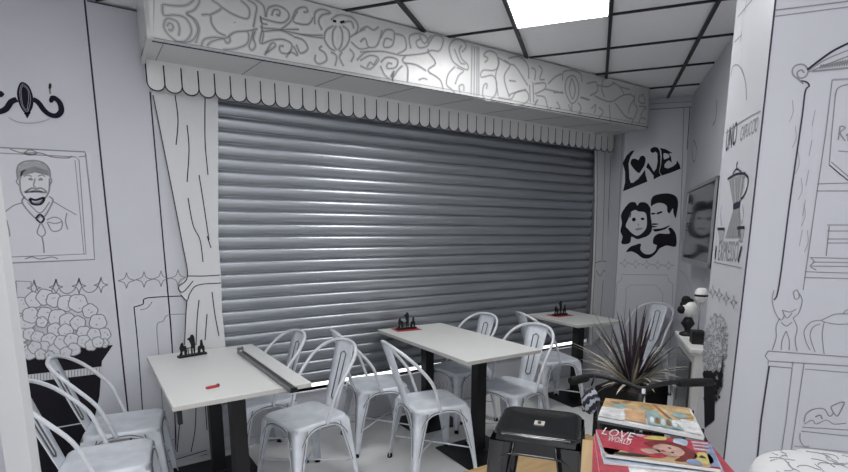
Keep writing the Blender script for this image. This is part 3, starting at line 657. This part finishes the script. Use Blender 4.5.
def make_chair(paint=PAINT, edge=PTUBE):
    t = empty('metal_chair', (0, 0, 0)); h, z = .182, .45
    seat_mesh(h, z, .055, paint).build('seat', t)
    aprons(h, z, .435, .185, .235, paint, edge, .085).build('seat_apron', t, weld=False)
    for sx in (-1, 1):
        for sy in (-1, 1):
            l = leg_mesh(sx, sy, .425, .186, .226, paint, edge).build('leg', t, weld=False)
            m = MB(); m.tube([(sx*.214, sy*.214, .024), (sx*.217, sy*.217, 0)], [.016, .018], RUB, n=10); m.build('rubber_foot', l)
    m = MB()
    for sy in (-1, 1): m.tube([(-.19, -.19*sy, .16), (.19, .19*sy, .162)], .005, paint, n=6)
    m.build('cross_brace', t)
    pts = smooth([(-.02, .186, .425), (-.045, .192, .50), (-.09, .202, .62), (-.185, .198, .735), (-.252, .166, .80), (-.298, .10, .838), (-.314, 0, .85),
                  (-.298, -.10, .838), (-.252, -.166, .80), (-.185, -.198, .735), (-.09, -.202, .62), (-.045, -.192, .50), (-.02, -.186, .425)], 4)
    m = MB(); m.tube(pts, .0105, edge, n=8); m.build('back_hoop', t)
    m = MB(); rows = []; back = []
    for k in range(7):
        s = k/6; w_ = .064+.028*s; x = -.178-.134*s; zz = .438+.402*s
        rows.append([Vector((x+.004, -w_, zz)), Vector((x-.004, -w_*.55, zz)), Vector((x-.007, 0, zz)), Vector((x-.004, w_*.55, zz)), Vector((x+.004, w_, zz)), Vector((x+.0, w_, zz)), Vector((x-.011, 0, zz)), Vector((x+.0, -w_, zz))])
    m.grid(rows, paint, closed=True); sp = m.build('back_splat', t)
    m = MB()
    def spp(s, y): return Vector((-.178-.134*s-.0035, y, .438+.402*s))
    loop = [spp(.16, -.020), spp(.13, 0), spp(.16, .020), spp(.82, .024), spp(.85, 0), spp(.82, -.024), spp(.16, -.020)]
    m.tube(loop, .0042, PEDGE, n=5); m.build('slot_outline', sp)
    # handle hole detail on the seat
    return t
chair = make_chair(); first = [True]
def place(x, y, deg, label):
    o = chair if first[0] else copy_tree(chair); first[0] = False
    o.location = (x, y, 0); o.rotation_euler = (0, 0, math.radians(deg)); tag(o, label, 'chair', 'pale metal cafe chairs')
place(-.05, 3.15, -8, 'pale metal chair at the left in front of the popcorn drawing, nearer the shutter wall')
place(-.13, 2.67, -6, 'pale metal chair nearest the left edge, partly hidden by the white upright')
place(.70, 3.21, 188, 'pale metal chair tucked behind the left table, only its back showing')
place(.86, 2.73, 195, 'pale metal chair facing the left table, back slot seen full face')
place(1.51, 3.09, -10, 'pale metal chair left of the middle table, close to the shutter')
place(1.64, 2.56, -8, 'pale metal chair left of the middle table, the nearer of its pair')
place(2.27, 3.13, 186, 'pale metal chair right of the middle table, behind it by the shutter')
place(2.28, 2.52, 192, 'pale metal chair right of the middle table, behind the black stool')
place(3.14, 2.97, -14, 'pale metal chair left of the small square table')
place(4.10, 2.78, 184, 'pale metal chair behind the spiky plant, against the lettering wall')
# ------------------------------------------------------------------ black bar stool
st = empty('bar_stool', gp(1.745, -.155), G, 'glossy black metal bar stool in the foreground with a pale plate on its seat', 'stool')
sh_, sz = .145, .822
seat_mesh(sh_, sz, .045, GBLK, dish=.007, drop=.05).build('seat', st)
aprons(sh_, sz, .785, .155, .155, GBLK, GBLK, .06, base=.066, dp=.04, pw=7).build('seat_apron', st, weld=False)
for sx in (-1, 1):
    for sy in (-1, 1):
        l = leg_mesh(sx, sy, .795, .154, .205, GBLK, GBLK, .085, .045).build('leg', st, weld=False)
        m = MB(); m.tube([(sx*.193, sy*.193, .024), (sx*.196, sy*.196, 0)], [.016, .018], RUB, n=10); m.build('rubber_foot', l)
m = MB()
for k in range(4):
    a = k*PI/2; r = .185; p = [Vector((r, -r, .28)), Vector((r, r, .28))]; R = Matrix.Rotation(a, 3, 'Z'); m.tube([R @ q for q in p], .008, GBLK, n=6)
m.build('footrest_rail', st)
m = MB(); m.box((.0, .0, sz-.006), (.038, .036, .005), mat('pale_plate', (.55, .53, .48), .4)); m.box((.0, .0, sz-.004), (.024, .012, .003), BMET); m.build('seat_plate', st)
m = MB(); m.tube([Vector((-.141, -.115, sz-.004)), Vector((-.141, .115, sz-.004))], .002, mat('worn_metal', (.5, .5, .5), .3, metal=.8), n=5); m.build('worn_seam', st)
# ------------------------------------------------------------------ low wooden bench behind the stool
m = MB(); bn = empty('low_bench', (1.86, 1.70, 0), 0, 'low tan wooden bench seen behind the black stool', 'bench')
m.box((0, 0, .285), (.96, .38, .03), TAN); m.build('bench_top', bn, bevel=.004)
for sx in (-.42, .42):
    m = MB(); m.box((sx, 0, .135), (.03, .34, .27), TAN); m.build('leg_panel', bn)
# ------------------------------------------------------------------ planter with spiky plant
pl = empty('potted_plant', (2.66, 1.83, 0), math.radians(10), 'spiky purple and cream leaved plant in a black planter behind the magazines', 'plant')
m = MB(); m.box((0, 0, .285), (.37, .30, .57), mat('matte_black', (.012, .012, .012), .75, spec=.2))
m.build('planter', pl, bevel=.008)
m = MB(); m.box((0, 0, .571), (.34, .27, .01), mat('soil', (.03, .022, .016), .9)); m.build('soil', pl)
LFP = mat('purple_leaf', (.035, .02, .035), .4, noise=.4, nscale=30); LFC = mat('cream_leaf', (.60, .56, .46), .5, noise=.25, nscale=30); LFG = mat('grey_green_leaf', (.14, .14, .11), .5)
rg = random.Random(11)
def leaf(az, el, ln, w_, droop, mt, mt2):
    m = MB(); d = Vector((math.cos(az), math.sin(az), 0)); p = Vector((d.x*.02, d.y*.02, .57)); a = el; rows = []; N = 9
    side = Vector((-d.y, d.x, 0))
    for k in range(N+1):
        s = k/N; wk = w_*(min(1, .45+s*2.2))*(1-s**2.2)+.0008
        up = (d*(-math.sin(a)) + Z*math.cos(a))
        rows.append([p-side*wk, p-side*wk*.45-up*wk*.25, p-up*wk*.35, p+side*wk*.45-up*wk*.25, p+side*wk])
        p = p+(d*math.cos(a)+Z*math.sin(a))*(ln/N); a -= droop/N
    vs = m.grid(rows, mt); i2 = m.mi(mt2)
    for f in m.bm.faces:
        pass
    # pale midrib / margin strips
    m.bm.faces.ensure_lookup_table()
    for j, f in enumerate(m.bm.faces):
        if j % 4 in (1, 2): f.material_index = i2
    o = m.build('leaf', pl); return o
_leaf = leaf
def leaf(az, el, ln, *a):
    d = abs((az+math.radians(10)+math.radians(50.7)+PI) % (2*PI)-PI)   # angle from the console side
    if d < 1.0: ln = min(ln, .27/max(.2, math.cos(el-.2)))
    _leaf(az, el, ln, *a)
for k in range(80):
    u = rg.random(); az = rg.uniform(0, 2*PI)
    if k < 14: leaf(az, rg.uniform(1.15, 1.5), rg.uniform(.36, .54), .013, rg.uniform(.05, .3), LFP, LFP)
    elif k < 40: leaf(az, rg.uniform(.75, 1.25), rg.uniform(.34, .48), .0125, rg.uniform(.1, .5), LFP if k % 2 else LFG, LFC if k % 3 == 0 else LFP)
    else: leaf(az, rg.uniform(.35, .9), rg.uniform(.28, .46), .012, rg.uniform(.3, 1.1), LFC if k % 3 else LFP, LFC if k % 2 else LFG)
# ------------------------------------------------------------------ white console cabinet
CE0, CE1, CB0, CB1, CH = 3.08, 3.66, .55, .775, .852
cb = empty('console_cabinet', gp((CE0+CE1)/2, (CB0+CB1)/2), G, 'white console cabinet with a dark door below the television', 'cabinet')
lx_, ly_ = CE1-CE0, CB1-CB0
m = MB(); m.box((0, 0, CH-.012), (lx_, ly_, .024), WPAINT); m.box((0, 0, CH-.034), (lx_-.03, ly_-.02, .022), WPAINT); m.build('top', cb, bevel=.005)
m = MB(); m.box((0, -.008, (CH-.045)/2), (lx_-.05, ly_-.04, CH-.045), WPAINT); m.build('body', cb, bevel=.003)
m = MB(); m.box((.0, ly_/2-.020, .42), (lx_-.14, .012, .68), mat('dark_door', (.05, .05, .055), .25)); dr = m.build('door', cb)
m = MB(); m.box((.16, ly_/2-.012, .45), (.012, .014, .08), SILV); m.build('door_handle', dr)
# items on the console
def on(e1, e2, z): return gp(e1, e2, z)
fg = empty('doll_figurine', on(3.52, .60, CH), G+2.2, 'small black haired white faced doll ornament on the console', 'figurine')
m = MB(); m.lathe([(0, 0), (.035, 0), (.035, .012), (.012, .02), (.015, .035), (.032, .06), (.020, .085), (.012, .095), (0, .097)], BMET); m.build('body', fg)
m = MB(); m.lathe([(0, .09), (.02, .095), (.038, .12), (.036, .15), (.02, .17), (0, .172)], WPAINT); hd = m.build('head', fg); fg.scale = (1.3, 1.3, 1.3)
m = MB()
for a, b_, c_, r in ((0, -.012, .155, .036), (-.035, -.01, .135, .02), (.035, -.01, .13, .022), (.012, -.012, .178, .022)):
    m.lathe([(0, -r), (r*.7, -r*.7), (r, 0), (r*.7, r*.7), (0, r)], RUB, (a, b_, c_), 12)
m.build('hair', hd)
lp = empty('table_lamp', on(3.27, .615, CH), G, 'white banded ball lamp on a thin stem and black base, on the console', 'lamp')
m = MB(); m.box((0, 0, .03), (.085, .07, .06), BMET); m.build('base', lp, bevel=.004)
m = MB(); m.tube([(0, 0, .06), (0, 0, .20)], .004, SILV); m.build('stem', lp)
m = MB(); m.lathe([(0, .19), (.025, .195), (.036, .215), (.036, .222)], WPAINT); m.lathe([(.0365, .222), (.0365, .232)], BMET); m.lathe([(.036, .232), (.032, .25), (.018, .26), (0, .262)], WPAINT); m.build('globe', lp); lp.scale = (1, 1, 1.28)
# ------------------------------------------------------------------ silhouette napkin holders and small things on the tables
def holder(x, y, rz, label, mat_):
    t = empty('napkin_holder', (x, y, .75), rz, label, 'napkin holder', 'silhouette napkin holders'); t.scale = (1.12, 1.1, 1.2)
    m = MB(); zb = .001
    m.box((0, 0, zb+.005), (.15, .035, .01), BMET)
    m.build('base', t)
    def plate(P, name):
        m = MB(); m.prism([(a, -.002, b_) for a, b_ in P], Vector((0, .004, 0)), BMET); m.build(name, t)
    plate([(-.07, .01), (-.06, .03), (-.065, .05), (-.055, .075), (-.045, .078), (-.042, .06), (-.03, .058), (-.025, .03), (-.03, .01), (-.04, .01), (-.042, .035), (-.05, .03), (-.052, .01)], 'seated_figure')
    plate([(-.005, .01), (-.003, .06), (-.012, .085), (-.02, .088), (-.018, .095), (-.005, .1), (0, .112), (.012, .112), (.018, .10), (.02, .06), (.016, .01), (.01, .01), (.008, .04), (.004, .04), (.003, .01)], 'standing_figure')
    plate([(.03, .01), (.034, .045), (.045, .05), (.05, .078), (.06, .08), (.063, .05), (.07, .04), (.068, .01), (.06, .01), (.055, .03), (.048, .03), (.045, .01)], 'seated_figure')
    m = MB(); m.box((-.02, 0, .045), (.035, .003, .004), BMET); m.box((-.02, 0, .028), (.004, .004, .036), BMET); m.build('cafe_table_silhouette', t)
    if mat_:
        m = MB()
        m.box((0, 0, 0), (.21, .15, .002), REDP); o = m.build('placemat', loc=(x, y, .7515), rz=rz)
        for ch in [c for c in COL.objects if c.parent == t]: ch.location.z += .002
        tag(o, mat_, 'placemat', 'red placemats')
holder(.335, 3.30, .25, 'black metal holder with little figures, on the left table', None)
holder(1.915, 3.37, -.1, 'black metal holder with little figures, on the middle table', 'red paper mat under the holder on the middle table')
holder(3.50, 3.22, 0, 'black metal holder with little figures, on the small right table', 'red paper mat under the holder on the small right table')
m = MB(); m.box((0, 0, .006), (.06, .02, .011), RED); m.box((.03, .004, .007), (.012, .014, .014), BMET)
tag(m.build('cigarette_lighter', loc=(.335, 2.53, .7505), rz=.25, bevel=.003), 'small red lighter lying on the left table', 'lighter')
b0 = Vector((.605, 3.23, .751)); b1 = Vector((.655, 2.245, .751)); d = (b1-b0)
br = empty('steel_bar', (b0+b1)/2, math.atan2(d.y, d.x), 'long dull steel channel bar lying across the left table', 'metal bar')
m = MB(); Lb = d.length
m.box((0, 0, .003), (Lb, .032, .004), DSTEEL); m.box((0, .014, .011), (Lb, .004, .020), SILV); m.box((0, -.014, .011), (Lb, .004, .024), DSTEEL); m.build('channel', br)
m = MB(); m.box((-Lb/2+.02, 0, .030), (.03, .035, .012), DSTEEL); m.box((-Lb/2+.03, .01, .038), (.012, .01, .014), DSTEEL); m.build('end_clip', br)
m = MB(); m.box((Lb/2+.004, 0, .013), (.008, .033, .022), BMET); m.build('end_cap', br)
# ------------------------------------------------------------------ bicycle front with magazine tray
bi = empty('bicycle_stand', gp(1.45, .17, 0), G, 'black bicycle handlebar stand carrying a tray of magazines in the foreground', 'bicycle stand')
def bl(e1, e2, z): return Vector((e1-1.45, -(e2-.17), z))   # local: x along E1, y opposite E2
m = MB(); m.tube(smooth([bl(1.80, -.03, .985), bl(1.83, .03, .99), bl(1.81, .12, .982), bl(1.78, .18, .972), bl(1.81, .24, .985), bl(1.86, .33, .99), bl(1.88, .40, .985)], 5), .0085, BMET); hb = m.build('handlebar', bi)
for a, b_ in ((bl(1.745, -.055, .985), bl(1.80, .0, .988)), (bl(1.845, .30, .985), bl(1.895, .415, .985))):
    m = MB(); m.tube([a, a+(b_-a)*.1, b_-(b_-a)*.1, b_], [.013, .0155, .015, .013], RUB, n=12); m.build('grip', hb)
m = MB(); m.tube([bl(1.77, .18, .96), bl(1.775, .18, .84), bl(1.80, .18, .70)], .014, BMET); m.build('stem', bi)
m = MB()
for s in (-.05, .05): m.tube([bl(1.80, .18+s*.4, .70), bl(1.83, .18+s, .60), bl(1.90, .18+s, .32)], .011, BMET)
m.build('fork', bi)
m = MB(); cw = bl(1.90, .18, .32)
m.tube([cw+Vector((.30*math.cos(a), 0, .30*math.sin(a))) for a in [2*PI*k/40 for k in range(41)]], .02, RUB, n=8, cap=False); wh = m.build('front_wheel', bi)
m = MB()
for k in range(16):
    a = 2*PI*k/16; m.tube([cw, cw+Vector((.29*math.cos(a), 0, .29*math.sin(a)))], .0015, SILV, n=4)
m.build('spokes', wh)
m = MB(); m.tube([bl(1.79, .18, .78), bl(1.35, .18, .72), bl(1.0, .18, .70)], .014, BMET); m.tube([bl(1.80, .18, .70), bl(1.35, .18, .34), bl(1.2, .18, .02)], .014, BMET)
m.tube([bl(1.0, .18, .70), bl(1.02, .18, .30), bl(1.02, .18, .012)], .014, BMET); m.tube([bl(1.35, .18, .72), bl(1.35, .18, .965)], .01, BMET); m.tube([bl(1.05, .18, .70), bl(1.05, .18, .955)], .01, BMET)
m.box(bl(1.02, .18, .006), (.2, .3, .012), BMET); m.build('frame', bi)
m = MB()
for e in (.04, .17, .30): m.tube([bl(1.28, e, .965), bl(1.60, e, .965)], .006, BMET, n=6)
for a in (1.30, 1.45, 1.60): m.tube([bl(a, .03, .965), bl(a, .31, .965)], .006, BMET, n=6)
m.build('front_rack', bi)
m = MB(); m.box(bl(1.02, .145, .962), (.50, .295, .018), TAN); m.build('tray_board', bi, bevel=.002)
m = MB(); m.tube([bl(1.765, .185, .975), bl(1.765, .187, .90), bl(1.77, .185, .82)], .006, mat('white_cable', (.6, .6, .62), .4), n=6); m.build('brake_cable', bi)
# patterned tuft hanging off left grip
m = MB(); c = gp(1.72, .016, .94)
STR = mat('striped_cloth', (.02, .022, .03), .7)
if True:
    nt = STR.node_tree; b_ = nt.nodes['Principled BSDF']; tc = nt.nodes.new('ShaderNodeTexCoord'); wv_ = nt.nodes.new('ShaderNodeTexWave'); wv_.inputs['Scale'].default_value = 16; wv_.bands_direction = 'DIAGONAL'
    wv_.inputs['Distortion'].default_value = 3; wv_.inputs['Detail Scale'].default_value = 4
    cr = nt.nodes.new('ShaderNodeValToRGB'); cr.color_ramp.elements[0].color = (.012, .014, .025, 1); cr.color_ramp.elements[1].color = (.40, .41, .46, 1); cr.color_ramp.elements[0].position = .55; cr.color_ramp.elements[1].position = .75
    nt.links.new(tc.outputs['Object'], wv_.inputs['Vector']); nt.links.new(wv_.outputs['Fac'], cr.inputs[0]); nt.links.new(cr.outputs[0], b_.inputs['Base Color'])
rows = []
for k in range(13):
    s = k/12; r = .027*math.sin(PI*min(1, s*1.0))**.6+.002; zz = .048-.096*s
    rows.append([Vector((r*.6*math.cos(a)*(1+.12*math.sin(5*a+k)), r*math.sin(a)*(1+.12*math.cos(4*a+k)), zz)) for a in [2*PI*j/14 for j in range(14)]])
m.grid(rows, STR, closed=True)
m.tube([(0, 0, .055), (.0, -.01, .095)], .003, BMET, n=5)
o = m.build('hanging_tuft', loc=c-Z*.012+E2*0, rz=G); tag(o, 'dark striped oval tuft hanging from the left handlebar grip', 'tuft')
# ------------------------------------------------------------------ magazines
MG = lambda n, c: mat('mag_'+n, c, .3, noise=.38, nscale=45)
cR, cW, cY, cB, cSk, cHair, cPk, cG, cBr, cBrd, cT, cK = MG('red', (.42, .035, .06)), MG('white', (.74, .74, .74)), MG('yellow', (.60, .50, .16)), MG('blue', (.20, .27, .42)), MG('skin', (.50, .32, .26)), MG('hair', (.16, .02, .015)), MG('pink', (.50, .30, .36)), MG('green', (.25, .36, .25)), MG('brown', (.28, .15, .06)), MG('bread', (.55, .38, .20)), MG('teal', (.28, .42, .42)), MG('black', (.02, .02, .02))
def magazine(corners, z, th, label, art=None, cover=cW, grp=None, edge=WHITE):
    """corners: far-left, far-right, near-right, near-left as photo positions on the height z"""
    Pp = [hit(x, y, Vector((0, 0, z)), Z) for x, y in corners]
    c = sum(Pp, Vector())/4; c.z = z-th
    m = MB(); top = [p for p in Pp]
    m.poly(top, cover); m.poly([p-Z*th for p in top], edge)
    for k in range(4): m.face([top[k], top[(k+1) % 4], top[(k+1) % 4]-Z*th, top[k]-Z*th], edge)
    def uvp(u, v, off): # u left->right, v near->far
        a = Pp[3].lerp(Pp[2], u); b_ = Pp[0].lerp(Pp[1], u); return a.lerp(b_, v)+Z*off
    if art: art(m, uvp)
    loc(m, c); o = m.build('magazine', weld=False); o.location = c
    return tag(o, label, 'magazine', 'magazines on the bicycle tray')
def patch(m, uvp, pts, mt, off, sm=True):
    q = [(v.x, v.y) for v in smooth([(a, b_, 0) for a, b_ in pts], 3, True)] if sm else pts
    m.poly([uvp(min(max(a, 0), 1), min(max(b_, 0), 1), off) for a, b_ in q], mt)
# red folder at the bottom
def art_red(m, U):
    patch(m, U, [(.62, .02), (.86, .02), (.84, .98), (.6, .98)], cW, .0006, False)
    patch(m, U, [(.74, .0), (.85, .0), (.82, .9), (.72, .9)], cB, .0012, False)
magazine([(593, 440), (713, 447), (738, 476), (592, 476)], .977, .006, 'red folder with a white strip at the bottom of the magazine pile', art_red, cR, edge=REDP)
def art_w2(m, U):
    patch(m, U, [(0, 0), (.25, 0), (.25, 1), (0, 1)], cR, .0005, False); patch(m, U, [(.05, .3), (.2, .3), (.2, .8), (.05, .8)], cPk, .001)
magazine([(594, 434), (709, 446), (724, 480), (600, 476)], .983, .005, 'red and white magazine fanned out beneath the cover with a woman', art_w2, cW)
magazine([(596, 432), (711, 444.5), (725, 474), (604, 462)], .989, .005, 'pale blue edged magazine just under the cover with a woman', None, MG('paleblue', (.42, .50, .60)))
def art_woman(m, U):
    o = .0004
    patch(m, U, [(0, 0), (.9, 0), (.8, .25), (.3, .2), (0, .25)], cBrd, o)
    patch(m, U, [(.0, .1), (.12, .1), (.3, .95), (.0, 1)], cR, o)
    patch(m, U, [(.12, .75), (.30, .98), (.45, .72), (.60, .5), (.55, .15), (.35, .1), (.1, .3), (.02, .5)], cR, o*2)
    patch(m, U, [(.40, .62), (.52, .78), (.68, .78), (.80, .6), (.84, .35), (.75, .12), (.62, .08), (.70, .3), (.6, .55), (.5, .6), (.45, .5)], cHair, o*3)
    patch(m, U, [(.50, .58), (.58, .66), (.70, .60), (.74, .42), (.68, .25), (.58, .22), (.50, .34), (.47, .46)], cSk, o*4)
    patch(m, U, [(.35, .35), (.5, .42), (.52, .3), (.4, .2)], cSk, o*4)
    for a, b_ in (((.60, .52), .0), ((.61, .36), 0)): patch(m, U, [(a[0], a[1]), (a[0]+.03, a[1]+.03), (a[0]+.03, a[1]-.03)], cK, o*5)
    patch(m, U, [(.53, .36), (.55, .42), (.57, .36)], cR, o*5)
    patch(m, U, [(.42, .82), (.5, .98), (.62, .98), (.6, .84)], cY, o*2); patch(m, U, [(.3, .9), (.36, .99), (.44, .97), (.4, .86)], cPk, o*2)
    patch(m, U, [(.80, .22), (.86, .5), (.95, .48), (.96, .2), (.88, .1)], cY, o*3); patch(m, U, [(.85, .3), (.88, .4), (.91, .3)], cK, o*4)
    patch(m, U, [(.72, .05), (.76, .2), (.84, .18), (.84, .02)], cB, o*4); patch(m, U, [(.83, .58), (.84, .95), (.98, .95), (.97, .58)], cPk, o*2, False)
    patch(m, U, [(.92, .05), (.94, .9), (1, .9), (1, .05)], cB, o*3, False); patch(m, U, [(.68, .75), (.70, .97), (.8, .96), (.78, .72)], MATS['mag_paleblue'], o*2)
    patch(m, U, [(.1, .03), (.3, .04), (.42, .12), (.3, .16), (.12, .12)], cK, o*3)
    A_ = U(.02, .70, o*5); Bb = U(.30, .70, o*5)
    txtmesh(m, 'LOVE', cW, U(.03, .78, o*5), U(.30, .66, o*5)-U(.03, .78, o*5), Z, .05)
    txtmesh(m, 'WORLD', cW, U(.06, .52, o*5), U(.26, .44, o*5)-U(.06, .52, o*5), Z, .035)
    for k in range(5): patch(m, U, [(.84, .62+k*.065), (.97, .62+k*.065), (.97, .645+k*.065), (.84, .645+k*.065)], cR if k % 2 else cW, o*4, False)
# open food magazine behind
def art_food(m, U):
    o = .0004
    patch(m, U, [(0, .45), (.0, 1), (1, 1), (.98, .5), (.5, .3)], cBrd, o, False)
    rgg = random.Random(8)
    for k in range(16):
        a, b_ = rgg.uniform(.08, .95), rgg.uniform(.55, .95); r = rgg.uniform(.04, .09)
        patch(m, U, [(a-r, b_), (a-r*.4, b_+r*1.3), (a+r*.8, b_+r), (a+r, b_-r*.4), (a, b_-r*1.2)], (cBr, MG('bread2', (.66, .5, .3)), MG('gold', (.5, .32, .12)), cT)[k % 4], o*(2+k*.15))
    patch(m, U, [(0, .02), (.0, .5), (.25, .5), (.27, .02)], cW, o*6, False)
    patch(m, U, [(.27, .08), (.27, .5), (.48, .48), (.48, .06)], MG('peach', (.62, .38, .22)), o*6, False)
    patch(m, U, [(.50, .06), (.48, .6), (.72, .62), (.84, .06)], cT, o*6, False)
    for k in range(5): patch(m, U, [(.52+k*.055, .15), (.53+k*.055, .35), (.56+k*.055, .35), (.56+k*.055, .15)], (cW, cBr)[k % 2], o*7)
    patch(m, U, [(.52, .95), (.56, .95), (.72, .4), (.66, .38)], cBrd, o*7, False); patch(m, U, [(.56, .95), (.60, .95), (.76, .4), (.72, .38)], cBr, o*7, False)
    patch(m, U, [(.86, .03), (.84, .48), (.96, .45), (.99, .03)], cW, o*6, False)
    for k in range(5): patch(m, U, [(.03, .1+k*.08), (.22, .1+k*.08), (.22, .115+k*.08), (.03, .115+k*.08)], MG('greytext', (.45, .45, .46)), o*7, False)
magazine([(606, 400), (691, 409), (705, 437.5), (600, 420)], .982, .010, 'dark edged thick magazine under the food pages', None, cW, edge=mat('dark_page_edge', (.10, .10, .12), .5))
magazine([(605.6, 398), (688.8, 408), (704, 437), (598, 417)], .992, .009, 'magazine showing bread and food pictures, farther back in the pile', art_food, cW)
magazine([(596, 429.4), (710, 442), (721, 469.5), (605.6, 454)], 1.0, .007, 'top magazine with a red haired woman on a colourful cover', art_woman, cR)
# ------------------------------------------------------------------ padded stool at lower right
ps = empty('padded_stool', gp(1.36, .605, 0), G, 'white padded stool with grey scribble print at the lower right corner', 'stool')
m = MB(); m.lathe([(0, .93), (.10, .930), (.16, .922), (.19, .905), (.20, .88), (.195, .85), (.17, .84), (0, .84)], mat('printed_cloth', (.66, .66, .67), .7), n=40); cu = m.build('cushion', ps)
m = MB(); rg = random.Random(4)
def topz(r): return .9315 if r < .10 else .9315-.009*((r-.10)/.06)**1.6
for k in range(46):
    a = rg.uniform(0, 2*PI); r = math.sqrt(rg.random())*.145; x, y = r*math.cos(a), r*math.sin(a); th = rg.uniform(0, 6); pts = []
    for j in range(6):
        th += rg.uniform(-.9, .9); x += .012*math.cos(th); y += .012*math.sin(th); q = math.hypot(x, y)
        if q > .165: break
        pts.append((x, y, topz(q)))
    if len(pts) > 2: m.tube(smooth(pts, 2), .0011, INKL, n=4)
m.build('cloth_scribble', cu)
m = MB(); m.tube([(0, 0, .84), (0, 0, .02)], .03, SILV); m.build('post', ps)
m = MB(); m.lathe([(0, 0), (.19, 0), (.19, .012), (.05, .03), (0, .03)], SILV); m.build('base', ps)
